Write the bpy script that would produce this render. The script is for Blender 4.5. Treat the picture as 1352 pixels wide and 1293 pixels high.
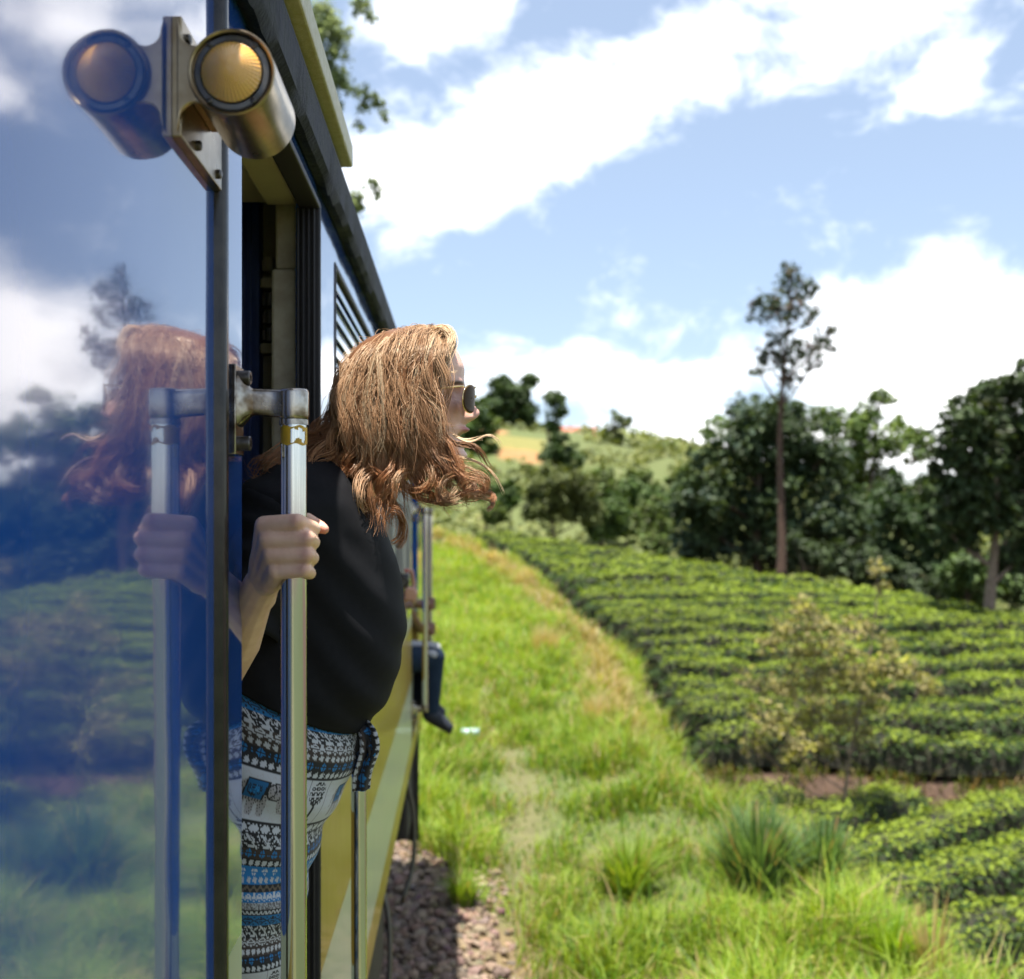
import bpy, math, random
import numpy as np
from mathutils import Matrix, Vector

for _o in list(bpy.data.objects):
    bpy.data.objects.remove(_o)
SC = bpy.context.scene
COL = SC.collection
rnd = random.Random(7)
rng = np.random.default_rng(11)
R = math.radians

# ------------------------------------------------------------------ camera
# X = to the right of the train, Y = along the track, Z = up; the eye is at 0,0,0
F_PX, VPX, VPY = 1400.0, 610.0, 684.0
cam_d = bpy.data.cameras.new('camera')
cam = bpy.data.objects.new('camera', cam_d)
COL.objects.link(cam)
cam.location = (0, 0, 0)
cam.rotation_euler = (R(90), 0, 0)
cam_d.sensor_fit = 'HORIZONTAL'
cam_d.sensor_width = 36.0
cam_d.lens = 36.0 * F_PX / 1352
cam_d.shift_x = (676 - VPX) / 1352
cam_d.shift_y = (VPY - 646.5) / 1352
cam_d.clip_start = 0.02
cam_d.clip_end = 6000
cam_d.dof.use_dof = True
cam_d.dof.focus_distance = 1.42
cam_d.dof.aperture_fstop = 4.6
SC.camera = cam


def P(px, py, Y):
    return ((px - VPX) / F_PX * Y, Y, (VPY - py) / F_PX * Y)


# ------------------------------------------------------------------ light and sky
SUN_TO = Vector((-0.070, -0.13, 1.0)).normalized()
sun_el = math.asin(SUN_TO.z)
sun_az = math.atan2(SUN_TO.x, SUN_TO.y)
sd = bpy.data.lights.new('sun', 'SUN')
sd.energy = 5.0
sd.angle = R(0.53)
sd.color = (1.0, 0.955, 0.88)
so = bpy.data.objects.new('sun', sd)
COL.objects.link(so)
so.rotation_euler = SUN_TO.to_track_quat('Z', 'Y').to_euler()
so.location = (-3, -4, 20)

world = bpy.data.worlds.new('World')
SC.world = world
world.use_nodes = True
nt = world.node_tree
nt.nodes.clear()


class NG:
    """tiny node graph helper"""

    def __init__(s, tree):
        s.t = tree

    def n(s, typ, **kw):
        x = s.t.nodes.new(typ)
        for k, v in kw.items():
            setattr(x, k, v)
        return x

    def put(s, sock, v):
        if hasattr(v, 'is_output'):
            s.t.links.new(v, sock)
        elif v is not None:
            sock.default_value = v

    def m(s, op, a, b=None, c=None, clamp=False):
        x = s.n('ShaderNodeMath', operation=op, use_clamp=clamp)
        s.put(x.inputs[0], a)
        s.put(x.inputs[1], b)
        s.put(x.inputs[2], c)
        return x.outputs[0]

    def noise(s, vec, scale, detail=4, rough=0.5, dist=0.0, dim='3D'):
        x = s.n('ShaderNodeTexNoise', noise_dimensions=dim)
        s.put(x.inputs['Vector'], vec)
        x.inputs['Scale'].default_value = scale
        x.inputs['Detail'].default_value = detail
        x.inputs['Roughness'].default_value = rough
        x.inputs['Distortion'].default_value = dist
        return x.outputs[0]

    def mix(s, f, a, b):
        x = s.n('ShaderNodeMix', data_type='RGBA')
        s.put(x.inputs[0], f)
        s.put(x.inputs[6], a)
        s.put(x.inputs[7], b)
        return x.outputs[2]

    def ramp(s, f, lo, hi):
        x = s.n('ShaderNodeMapRange', interpolation_type='SMOOTHSTEP')
        s.put(x.inputs[0], f)
        x.inputs[1].default_value = lo
        x.inputs[2].default_value = hi
        return x.outputs[0]


g = NG(nt)
sky = g.n('ShaderNodeTexSky', sky_type='NISHITA', sun_disc=False)
sky.sun_elevation = sun_el
sky.sun_rotation = sun_az
sky.altitude = 900
sky.air_density = 1.0
sky.dust_density = 1.6
sky.ozone_density = 1.0
tc = g.n('ShaderNodeTexCoord')
sx = g.n('ShaderNodeSeparateXYZ')
nt.links.new(tc.outputs['Generated'], sx.inputs[0])
azn = g.m('ARCTAN2', sx.outputs[0], sx.outputs[1])
eln = g.m('ARCSINE', sx.outputs[2])
cmb = g.n('ShaderNodeCombineXYZ')
g.put(cmb.inputs[0], azn)
g.put(cmb.inputs[1], g.m('MULTIPLY', eln, 1.5))
f1 = g.noise(tc.outputs['Generated'], 4.0, 9, 0.58, 0.25)
f2 = g.noise(cmb.outputs[0], 11.0, 8, 0.62, 0.35)
# big cumulus banks: (photo x, y, half length px, half height px, tilt deg, weight)
banks = [(730, 165, 250, 60, 21, .36), (585, 235, 120, 50, 8, .22), (1140, 40, 105, 50, 14, .27), (1245, 105, 50, 30, 20, .22),
         (570, 12, 105, 36, 10, .30), (905, 375, 125, 62, -12, .16), (1200, 455, 150, 75, 4, .34), (1330, 510, 150, 100, 0, .26),
         (730, 495, 150, 50, 0, .34), (905, 512, 60, 28, 0, .30), (880, 590, 330, 34, 0, .34)]
bias = None
for (bx, by, hl, hh, tilt, w) in banks:
    a0 = math.atan((bx - VPX) / F_PX)
    e0 = math.atan((VPY - by) / F_PX * math.cos(a0))
    da = g.m('SUBTRACT', azn, a0)
    de = g.m('SUBTRACT', eln, e0)
    c_, s_ = math.cos(R(tilt)), math.sin(R(tilt))
    uu = g.m('DIVIDE', g.m('ADD', g.m('MULTIPLY', da, c_), g.m('MULTIPLY', de, s_)), hl / F_PX)
    vv = g.m('DIVIDE', g.m('SUBTRACT', g.m('MULTIPLY', de, c_), g.m('MULTIPLY', da, s_)), hh / F_PX)
    q = g.m('ADD', g.m('POWER', g.m('ABSOLUTE', uu), 2.0), g.m('POWER', g.m('ABSOLUTE', vv), 2.0))
    b_ = g.m('MULTIPLY', g.m('EXPONENT', g.m('MULTIPLY', q, -0.9)), w)
    bias = b_ if bias is None else g.m('ADD', bias, b_)
# extra cloud cover away from these banks, added for fill light, about as broken
qa = g.m('DIVIDE', g.m('SUBTRACT', azn, .22), .50)
qe = g.m('DIVIDE', g.m('SUBTRACT', eln, .22), .36)
away = g.m('SUBTRACT', 1.0, g.m('EXPONENT', g.m('MULTIPLY', g.m('ADD', g.m('MULTIPLY', qa, qa), g.m('MULTIPLY', qe, qe)), -1.0)))
bias = g.m('ADD', bias, g.m('MULTIPLY', away, 0.13))
dens = g.m('ADD', g.m('ADD', g.m('MULTIPLY', f1, 0.42), g.m('MULTIPLY', f2, 0.62)), bias)
mask = g.ramp(dens, 0.61, 0.94)
thick = g.ramp(dens, 0.70, 1.05)
shade = g.noise(cmb.outputs[0], 7.0, 5, 0.55, 0.2)
ccol = g.mix(g.m('MULTIPLY', thick, g.ramp(shade, 0.44, 0.68)), (11.0, 11.0, 10.9, 1), (4.0, 4.15, 4.35, 1))
skc = g.n('ShaderNodeMix', data_type='RGBA', blend_type='MULTIPLY')
skc.inputs[0].default_value = 1
nt.links.new(sky.outputs[0], skc.inputs[6])
skc.inputs[7].default_value = (0.8, 0.8, 0.8, 1)
skyhaze = g.mix(0.42, skc.outputs[2], (2.4, 2.8, 3.3, 1))
full = g.mix(mask, skyhaze, ccol)
bg = g.n('ShaderNodeBackground')
nt.links.new(full, bg.inputs[0])
bg.inputs[1].default_value = 0.112
wo = g.n('ShaderNodeOutputWorld')
nt.links.new(bg.outputs[0], wo.inputs[0])

SC.view_settings.view_transform = 'Standard'
SC.view_settings.look = 'None'
SC.view_settings.gamma = 1
SC.view_settings.exposure = 1.38
SC.view_settings.use_curve_mapping = False
SC.cycles.use_denoising = True
SC.cycles.max_bounces = 6
SC.cycles.diffuse_bounces = 3
SC.cycles.glossy_bounces = 4
SC.cycles.transmission_bounces = 4
SC.cycles.use_adaptive_sampling = True
SC.cycles.adaptive_threshold = 0.02
SC.cycles.transparent_max_bounces = 4
SC.cycles.caustics_reflective = False
SC.cycles.caustics_refractive = False

# ------------------------------------------------------------------ object helpers
WM = {}


def reg(o, parent=None):
    COL.objects.link(o)
    if parent is not None:
        o.parent = parent
        o.matrix_parent_inverse = WM[parent.name].inverted()
    WM[o.name] = Matrix()
    return o


def thing(name, label, cat, loc, group=None):
    o = bpy.data.objects.new(name, None)
    COL.objects.link(o)
    o.location = loc
    o.empty_display_size = 0.1
    WM[o.name] = Matrix.Translation(loc)
    return tag(o, label, cat, group)


def tag(o, label, cat=None, group=None, kind=None):
    o['label'] = label
    if cat:
        o['category'] = cat
    if group:
        o['group'] = group
    if kind:
        o['kind'] = kind
    return o


def npm(name, V, F, mat, parent=None, smooth=True, col=None, mod=None):
    """mesh object from numpy verts (n,3), faces (m,k); col (n,3) point colours"""
    V = np.asarray(V, dtype=np.float32)
    F = np.asarray(F, dtype=np.int32)
    me = bpy.data.meshes.new(name)
    me.vertices.add(len(V))
    me.vertices.foreach_set('co', V.ravel())
    k = F.shape[1]
    me.loops.add(F.size)
    me.loops.foreach_set('vertex_index', F.ravel())
    me.polygons.add(len(F))
    me.polygons.foreach_set('loop_start', np.arange(0, F.size, k, dtype=np.int32))
    me.polygons.foreach_set('loop_total', np.full(len(F), k, dtype=np.int32))
    me.polygons.foreach_set('use_smooth', np.full(len(F), smooth, dtype=bool))
    me.update(calc_edges=True)
    if col is not None:
        ca = me.color_attributes.new('Col', 'FLOAT_COLOR', 'POINT')
        c4 = np.ones((len(V), 4), dtype=np.float32)
        c4[:, :3] = col
        ca.data.foreach_set('color', c4.ravel())
    me.materials.append(mat)
    o = bpy.data.objects.new(name, me)
    return reg(o, parent)


class MB:
    def __init__(s):
        s.v, s.f = [], []

    def add(s, V, F):
        b = len(s.v)
        s.v += [tuple(map(float, p)) for p in V]
        s.f += [tuple(int(i) + b for i in f) for f in F]
        return s

    def box(s, x0, x1, y0, y1, z0, z1):
        V = [(x, y, z) for x in (x0, x1) for y in (y0, y1) for z in (z0, z1)]
        return s.add(V, [(0, 1, 3, 2), (4, 6, 7, 5), (0, 4, 5, 1), (2, 3, 7, 6), (0, 2, 6, 4), (1, 5, 7, 3)])

    def tube(s, pts, r, n=12, caps=True):
        V, F = tube(pts, r, n)
        b = len(s.v)
        s.add(V, F)
        if caps:
            m = len(pts)
            s.f.append(tuple(b + i for i in range(n))[::-1])
            s.f.append(tuple(b + (m - 1) * n + i for i in range(n)))
        return s

    def lathe(s, prof, origin, axis, n=32):
        """prof list of (dist along axis, radius)"""
        a = Vector(axis).normalized()
        u = a.orthogonal().normalized()
        w = a.cross(u)
        o = Vector(origin)
        V = []
        for (t, r) in prof:
            for i in range(n):
                an = 2 * math.pi * i / n
                V.append(o + a * t + (u * math.cos(an) + w * math.sin(an)) * r)
        F = [(j * n + i, j * n + (i + 1) % n, (j + 1) * n + (i + 1) % n, (j + 1) * n + i) for j in range(len(prof) - 1) for i in range(n)]
        return s.add(V, F)

    def extrude(s, poly, axis, t0, t1):
        """poly: 2D list in the two other axes (order of xyz), extruded along axis index"""
        def mk(p, t):
            q = list(p)
            q.insert(axis, t)
            return q
        n = len(poly)
        b = len(s.v)
        s.add([mk(p, t0) for p in poly] + [mk(p, t1) for p in poly], [(i, (i + 1) % n, n + (i + 1) % n, n + i) for i in range(n)])
        s.f.append(tuple(b + i for i in range(n))[::-1])
        s.f.append(tuple(b + n + i for i in range(n)))
        return s

    def build(s, name, mat, parent=None, smooth=False, bevel=0.0, auto=None):
        me = bpy.data.meshes.new(name)
        me.from_pydata(s.v, [], s.f)
        import bmesh
        bm = bmesh.new()
        bm.from_mesh(me)
        bmesh.ops.recalc_face_normals(bm, faces=bm.faces)
        if auto is not None:
            for e in bm.edges:
                e.smooth = len(e.link_faces) == 2 and e.calc_face_angle(9) < R(auto)
        bm.to_mesh(me)
        bm.free()
        if smooth or auto is not None:
            me.polygons.foreach_set('use_smooth', [True] * len(me.polygons))
        me.materials.append(mat)
        o = reg(bpy.data.objects.new(name, me), parent)
        if bevel:
            md = o.modifiers.new('bevel', 'BEVEL')
            md.width = bevel
            md.segments = 2
            md.limit_method = 'ANGLE'
        return o


def frames(pts):
    pts = np.asarray(pts, float)
    T = np.gradient(pts, axis=0)
    T /= np.linalg.norm(T, axis=1, keepdims=True) + 1e-12
    ref = np.array([0, 0, 1.0]) if abs(T[0][2]) < 0.9 else np.array([0, 1.0, 0])
    N = np.zeros_like(pts)
    n = ref - T[0] * np.dot(ref, T[0])
    for i in range(len(pts)):
        n = n - T[i] * np.dot(n, T[i])
        n /= np.linalg.norm(n) + 1e-12
        N[i] = n
    return T, N, np.cross(T, N)


def tube(pts, r, n=12):
    pts = np.asarray(pts, float)
    r = np.broadcast_to(np.asarray(r, float), (len(pts),))
    T, N, B = frames(pts)
    a = np.arange(n) * 2 * np.pi / n
    V = pts[:, None, :] + r[:, None, None] * (np.cos(a)[None, :, None] * N[:, None, :] + np.sin(a)[None, :, None] * B[:, None, :])
    m = len(pts)
    i = np.arange(n)
    F = np.concatenate([np.stack([j * n + i, j * n + (i + 1) % n, (j + 1) * n + (i + 1) % n, (j + 1) * n + i], 1) for j in range(m - 1)])
    return V.reshape(-1, 3), F


def spline(ctrl, n):
    """Catmull-Rom through control points, n samples"""
    c = np.asarray(ctrl, float)
    c = np.vstack([2 * c[0] - c[1], c, 2 * c[-1] - c[-2]])
    t = np.linspace(0, len(c) - 3 - 1e-6, n)
    i = t.astype(int)
    f = (t - i)[:, None]
    p0, p1, p2, p3 = c[i], c[i + 1], c[i + 2], c[i + 3]
    return 0.5 * (2 * p1 + (p2 - p0) * f + (2 * p0 - 5 * p1 + 4 * p2 - p3) * f ** 2 + (3 * p1 - p0 - 3 * p2 + p3) * f ** 3)


def capsule(a, b, ra, rb, n=14, m=5):
    a, b = np.asarray(a, float), np.asarray(b, float)
    L = np.linalg.norm(b - a)
    d = (b - a) / (L + 1e-9)
    pts, rs = [], []
    for k in range(m + 1):
        an = math.pi / 2 * (1 - k / m)
        pts.append(a - d * ra * math.sin(an))
        rs.append(max(ra * math.cos(an), 1e-4))
    for k in range(m + 1):
        an = math.pi / 2 * k / m
        pts.append(b + d * rb * math.sin(an))
        rs.append(max(rb * math.cos(an), 1e-4))
    # fixed straight frame
    u = np.cross(d, [0.31, 0.52, 0.79])
    u /= np.linalg.norm(u)
    w = np.cross(d, u)
    an = np.arange(n) * 2 * np.pi / n
    pts, rs = np.array(pts), np.array(rs)
    V = (pts[:, None] + rs[:, None, None] * (np.cos(an)[None, :, None] * u + np.sin(an)[None, :, None] * w)).reshape(-1, 3)
    F = [(j * n + i, j * n + (i + 1) % n, (j + 1) * n + (i + 1) % n, (j + 1) * n + i) for j in range(len(pts) - 1) for i in range(n)]
    F.append(tuple(range(n))[::-1])
    F.append(tuple(range((len(pts) - 1) * n, len(pts) * n)))
    return V, F


def ellipsoid(c, r, rot=None, n=16, m=10):
    V, F = [], []
    M = rot or Matrix.Identity(3)
    for j in range(m + 1):
        t = math.pi * j / m
        for i in range(n):
            p = 2 * math.pi * i / n
            s_ = max(math.sin(t), 1e-3)
            V.append(tuple(Vector(c) + M @ Vector((r[0] * s_ * math.cos(p), r[1] * s_ * math.sin(p), r[2] * math.cos(t)))))
    F = [(j * n + i, (j + 1) * n + i, (j + 1) * n + (i + 1) % n, j * n + (i + 1) % n) for j in range(m) for i in range(n)]
    F.append(tuple(range(n)))
    F.append(tuple(range(m * n, m * n + n))[::-1])
    return V, F


def blend(parts, voxel, smooth=3):
    """union of closed shapes as one continuous skin (voxel remesh) -> verts, quads"""
    mb = MB()
    for V, F in parts:
        mb.add(V, F)
    me = bpy.data.meshes.new('tmp')
    me.from_pydata(mb.v, [], mb.f)
    o = bpy.data.objects.new('tmp', me)
    COL.objects.link(o)
    md = o.modifiers.new('r', 'REMESH')
    md.mode = 'VOXEL'
    md.voxel_size = voxel
    if smooth:
        ms = o.modifiers.new('s', 'SMOOTH')
        ms.iterations = smooth
        ms.factor = 0.5
    dg = bpy.context.evaluated_depsgraph_get()
    ev = o.evaluated_get(dg)
    m2 = ev.to_mesh()
    V = np.zeros(len(m2.vertices) * 3, np.float32)
    m2.vertices.foreach_get('co', V)
    F = np.zeros(len(m2.loops), np.int32)
    m2.loops.foreach_get('vertex_index', F)
    V, F = V.reshape(-1, 3).copy(), F.reshape(-1, 4).copy()
    ev.to_mesh_clear()
    bpy.data.objects.remove(o)
    bpy.data.meshes.remove(me)
    return V, F


def joinVF(lst):
    Vs, Fs, b = [], [], 0
    for V, F in lst:
        Vs.append(V)
        Fs.append(np.asarray(F) + b)
        b += len(V)
    return np.vstack(Vs), np.vstack(Fs)


# smooth value noise for numpy (sum of sines with random directions)
_dirs = rng.normal(size=(24, 3))
_ph = rng.uniform(0, 6.28, 24)


def sn(V, scale, octs=3):
    V = np.asarray(V, float)
    out = np.zeros(len(V))
    amp, tot, k = 1.0, 0.0, 0
    for o in range(octs):
        for j in range(4):
            out += amp * np.sin(V @ _dirs[(k) % 24] * scale * (2.03 ** o) + _ph[k % 24])
            k += 1
            tot += amp
        amp *= 0.5
    return out / tot * 1.6


def sstep(x, a, b):
    t = np.clip((x - a) / (b - a), 0, 1)
    return t * t * (3 - 2 * t)


# ------------------------------------------------------------------ materials
def pmat(name, col, rough=0.5, metal=0.0, spec=0.5, ior=1.5, noise=None, col2=None, bump=None, coat=0.0, attr=False, sheen=0.0, sss=0.0, aniso=0.0, rvar=None, coat_rough=0.03, obj=True, stretch=None):
    m = bpy.data.materials.new(name)
    m.use_nodes = True
    t = m.node_tree
    b = t.nodes['Principled BSDF']
    q = NG(t)
    tcx = q.n('ShaderNodeTexCoord')
    vec = tcx.outputs['Object']
    if stretch:
        mp = q.n('ShaderNodeMapping')
        q.put(mp.inputs[0], vec)
        mp.inputs['Scale'].default_value = stretch
        vec = mp.outputs[0]
    c = (*col, 1)
    if attr:
        at = q.n('ShaderNodeAttribute', attribute_name='Col')
        c = at.outputs['Color']
    if noise:
        f = q.ramp(q.noise(vec, noise[0], 6, 0.6), 0.5 - noise[1], 0.5 + noise[1])
        if attr:
            hv = q.n('ShaderNodeMix', data_type='RGBA', blend_type='MULTIPLY')
            hv.inputs[0].default_value = 1
            q.put(hv.inputs[6], c)
            q.put(hv.inputs[7], q.mix(f, (1, 1, 1, 1), (*(col2 or (.7, .7, .7)), 1)))
            c = hv.outputs[2]
        else:
            c = q.mix(f, c, (*(col2 or [x * 0.7 for x in col]), 1))
    q.put(b.inputs['Base Color'], c)
    b.inputs['Roughness'].default_value = rough
    if rvar:
        q.put(b.inputs['Roughness'], q.m('ADD', q.m('MULTIPLY', q.noise(vec, rvar[0], 5, 0.6), rvar[1]), rough - rvar[1] * 0.5))
    b.inputs['Metallic'].default_value = metal
    b.inputs['IOR'].default_value = ior
    b.inputs['Specular IOR Level'].default_value = spec
    b.inputs['Coat Weight'].default_value = coat
    b.inputs['Coat Roughness'].default_value = coat_rough
    if sheen:
        b.inputs['Sheen Weight'].default_value = sheen
    if sss:
        b.inputs['Subsurface Weight'].default_value = sss
        b.inputs['Subsurface Radius'].default_value = (0.006, 0.0025, 0.0015)
        b.inputs['Subsurface Scale'].default_value = 1.0
    if aniso:
        b.inputs['Anisotropic'].default_value = aniso
    if bump:
        bp = q.n('ShaderNodeBump')
        bp.inputs['Strength'].default_value = bump[1]
        bp.inputs['Distance'].default_value = bump[2] if len(bump) > 2 else 0.01
        q.put(bp.inputs['Height'], q.noise(vec, bump[0], 6, 0.6))
        t.links.new(bp.outputs[0], b.inputs['Normal'])
    return m


def leafmat(name, trans=0.35, rough=0.55, tint=(1.25, 1.2, 0.5), spec=0.4):
    m = bpy.data.materials.new(name)
    m.use_nodes = True
    t = m.node_tree
    q = NG(t)
    b = t.nodes['Principled BSDF']
    at = q.n('ShaderNodeAttribute', attribute_name='Col')
    q.put(b.inputs['Base Color'], at.outputs['Color'])
    b.inputs['Roughness'].default_value = rough
    b.inputs['Specular IOR Level'].default_value = spec
    tr = q.n('ShaderNodeBsdfTranslucent')
    mu = q.n('ShaderNodeMix', data_type='RGBA', blend_type='MULTIPLY')
    mu.inputs[0].default_value = 1
    q.put(mu.inputs[6], at.outputs['Color'])
    mu.inputs[7].default_value = (*tint, 1)
    q.put(tr.inputs[0], mu.outputs[2])
    ms = q.n('ShaderNodeMixShader')
    ms.inputs[0].default_value = trans
    t.links.new(b.outputs[0], ms.inputs[1])
    t.links.new(tr.outputs[0], ms.inputs[2])
    t.links.new(ms.outputs[0], t.nodes['Material Output'].inputs[0])
    return m
# ================================================================== THE TRAIN
D = 0.266            # side of the train: plane X = -D
XI = -0.306          # inner face of the side wall
FLOOR = -1.20
GROUND = -2.42

M = {}


def livery():
    m = bpy.data.materials.new('train_paint')
    m.use_nodes = True
    t = m.node_tree
    q = NG(t)
    b = t.nodes['Principled BSDF']
    tcx = q.n('ShaderNodeTexCoord')
    sp = q.n('ShaderNodeSeparateXYZ')
    t.links.new(tcx.outputs['Object'], sp.inputs[0])
    z = sp.outputs[2]
    blue = q.mix(q.noise(tcx.outputs['Object'], 3.0, 5, 0.6), (0.010, 0.075, 0.34, 1), (0.014, 0.092, 0.42, 1))
    must = q.mix(q.noise(tcx.outputs['Object'], 4.0, 5, 0.6), (0.30, 0.19, 0.035, 1), (0.36, 0.23, 0.045, 1))
    pale = (0.44, 0.47, 0.36, 1)
    c = blue
    for (zz, colr) in ((-.50, pale), (-.565, must), (-.86, pale), (-1.19, must)):
        c = q.mix(q.m('LESS_THAN', z, zz), c, colr)
    # fine dust streaks and grime, drawn out down the side
    mp = q.n('ShaderNodeMapping')
    t.links.new(tcx.outputs['Object'], mp.inputs[0])
    mp.inputs['Scale'].default_value = (1, 26, 3.0)
    dirt = q.ramp(q.noise(mp.outputs[0], 3.0, 7, 0.65), 0.56, 0.80)
    c = q.mix(q.m('MULTIPLY', dirt, 0.22), c, (0.16, 0.14, 0.10, 1))
    q.put(b.inputs['Base Color'], c)
    mp2 = q.n('ShaderNodeMapping')
    t.links.new(tcx.outputs['Object'], mp2.inputs[0])
    mp2.inputs['Scale'].default_value = (1, 3, 1)
    lowd = q.m('LESS_THAN', z, -.50)      # the lower side carries road dust
    q.put(b.inputs['Roughness'], q.m('ADD', q.m('ADD', q.m('MULTIPLY', q.noise(mp2.outputs[0], 9, 6, 0.65), 0.10), 0.035), q.m('MULTIPLY', lowd, .22)))
    q.put(b.inputs['IOR'], q.m('SUBTRACT', 1.75, q.m('MULTIPLY', lowd, .40)))
    q.put(b.inputs['Coat Weight'], q.m('SUBTRACT', 1.0, q.m('MULTIPLY', lowd, .85)))
    b.inputs['Coat IOR'].default_value = 1.58
    b.inputs['Specular Tint'].default_value = (1.0, 0.86, 0.70, 1)
    b.inputs['Coat Roughness'].default_value = 0.03
    b.inputs['Coat Tint'].default_value = (1.0, 0.96, 0.92, 1)
    bp = q.n('ShaderNodeBump')
    bp.inputs['Strength'].default_value = 0.22
    bp.inputs['Distance'].default_value = 0.01
    q.put(bp.inputs['Height'], q.noise(tcx.outputs['Object'], 3.2, 2, 0.4))
    bp2 = q.n('ShaderNodeBump')
    bp2.inputs['Strength'].default_value = 0.03
    bp2.inputs['Distance'].default_value = 0.002
    q.put(bp2.inputs['Height'], q.noise(tcx.outputs['Object'], 240, 3, 0.5))
    t.links.new(bp.outputs[0], bp2.inputs['Normal'])
    t.links.new(bp2.outputs[0], b.inputs['Normal'])
    t.links.new(bp.outputs[0], b.inputs['Coat Normal'])
    return m


M['paint'] = livery()
M['blue'] = pmat('blue_door_paint', (0.012, 0.045, 0.20), 0.35, noise=(6, .3), col2=(0.008, 0.03, 0.14))
M['rubber'] = pmat('black_rubber', (0.012, 0.010, 0.012), 0.55, noise=(40, .2))
M['strip'] = pmat('dark_moulding', (0.030, 0.028, 0.028), 0.22, metal=0.6, noise=(30, .2), col2=(0.05, 0.045, 0.04))
M['cream'] = pmat('cream_interior', (0.47, 0.42, 0.27), 0.55, noise=(5, .25), col2=(0.36, 0.31, 0.19), bump=(60, .08))
M['post'] = pmat('worn_cream_post', (0.42, 0.38, 0.27), 0.6, noise=(14, .2), col2=(0.26, 0.22, 0.15))
M['gutter'] = pmat('dark_gutter', (0.005, 0.007, 0.013), 0.6, spec=.12, noise=(20, .15), col2=(0.012, 0.015, 0.012), bump=(70, .3))
M['drip'] = pmat('aged_cream_drip_rail', (0.50, 0.47, 0.34), 0.5, noise=(60, .2), col2=(0.40, 0.37, 0.2), bump=(150, .2))
M['roof'] = pmat('train_roof', (0.10, 0.11, 0.13), 0.6, noise=(3, .3))
M['steel'] = pmat('brushed_steel', (0.66, 0.665, 0.65), 0.09, metal=1.0, rvar=(30, .06), noise=(50, .2), col2=(0.56, 0.56, 0.54), stretch=(1, 1, 0.06))
M['cast'] = pmat('worn_cast_steel', (0.50, 0.46, 0.40), 0.24, metal=1.0, noise=(26, .13), col2=(0.13, 0.095, 0.06), rvar=(40, .2), bump=(110, .10, .002))
M['bolt'] = pmat('dark_steel_bolt', (0.13, 0.12, 0.11), 0.38, metal=1.0, noise=(150, .2))
M['tape'] = pmat('yellow_tape', (0.62, 0.36, 0.012), 0.5, noise=(90, .15), col2=(0.5, 0.28, 0.02))
M['goldrefl'] = pmat('weathered_lamp_metal', (0.40, 0.32, 0.20), 0.30, metal=1.0, noise=(28, .25), col2=(0.24, 0.17, 0.09), rvar=(60, .16), bump=(160, .05, .002))  # brown and gold reflections on the lamp steel put into its base colour
M['bezel'] = pmat('dark_bezel', (0.055, 0.05, 0.045), 0.20, noise=(60, .25), col2=(0.10, 0.085, 0.06), coat=0.5)
M['dark'] = pmat('underframe', (0.018, 0.016, 0.015), 0.75, noise=(9, .3), col2=(0.035, 0.028, 0.02), bump=(30, .4))
M['louvre'] = pmat('louvre_paint', (0.10, 0.15, 0.30), 0.12, ior=1.9, coat=1.0)
M['wframe'] = pmat('window_frame', (0.5, 0.5, 0.47), 0.3, metal=0.7)
M['ifloor'] = pmat('train_floor', (0.10, 0.095, 0.09), 0.6, noise=(20, .3))
M['rail'] = pmat('rail_steel', (0.25, 0.17, 0.12), 0.5, metal=0.6, noise=(30, .2))


def amber():
    m = bpy.data.materials.new('amber_lens')
    m.use_nodes = True
    t = m.node_tree
    q = NG(t)
    b = t.nodes['Principled BSDF']
    b.inputs['Base Color'].default_value = (0.86, 0.46, 0.10, 1)
    b.inputs['Roughness'].default_value = 0.16
    b.inputs['IOR'].default_value = 1.55
    b.inputs['Subsurface Weight'].default_value = 0.25
    b.inputs['Subsurface Radius'].default_value = (0.01, 0.004, 0.001)
    b.inputs['Coat Weight'].default_value = 0.8
    b.inputs['Coat Roughness'].default_value = 0.05
    return m


M['amber'] = amber()
m = bpy.data.materials.new('window_glass')
m.use_nodes = True
b_ = m.node_tree.nodes['Principled BSDF']
b_.inputs['Base Color'].default_value = (0.25, 0.3, 0.3, 1)
b_.inputs['Transmission Weight'].default_value = 1.0
b_.inputs['Roughness'].default_value = 0.03
M['glass'] = m

car = thing('railway_carriage', 'glossy blue and mustard passenger carriage with steel grab rails and an open door', 'train', (-1.67, 2.0, GROUND))


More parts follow.
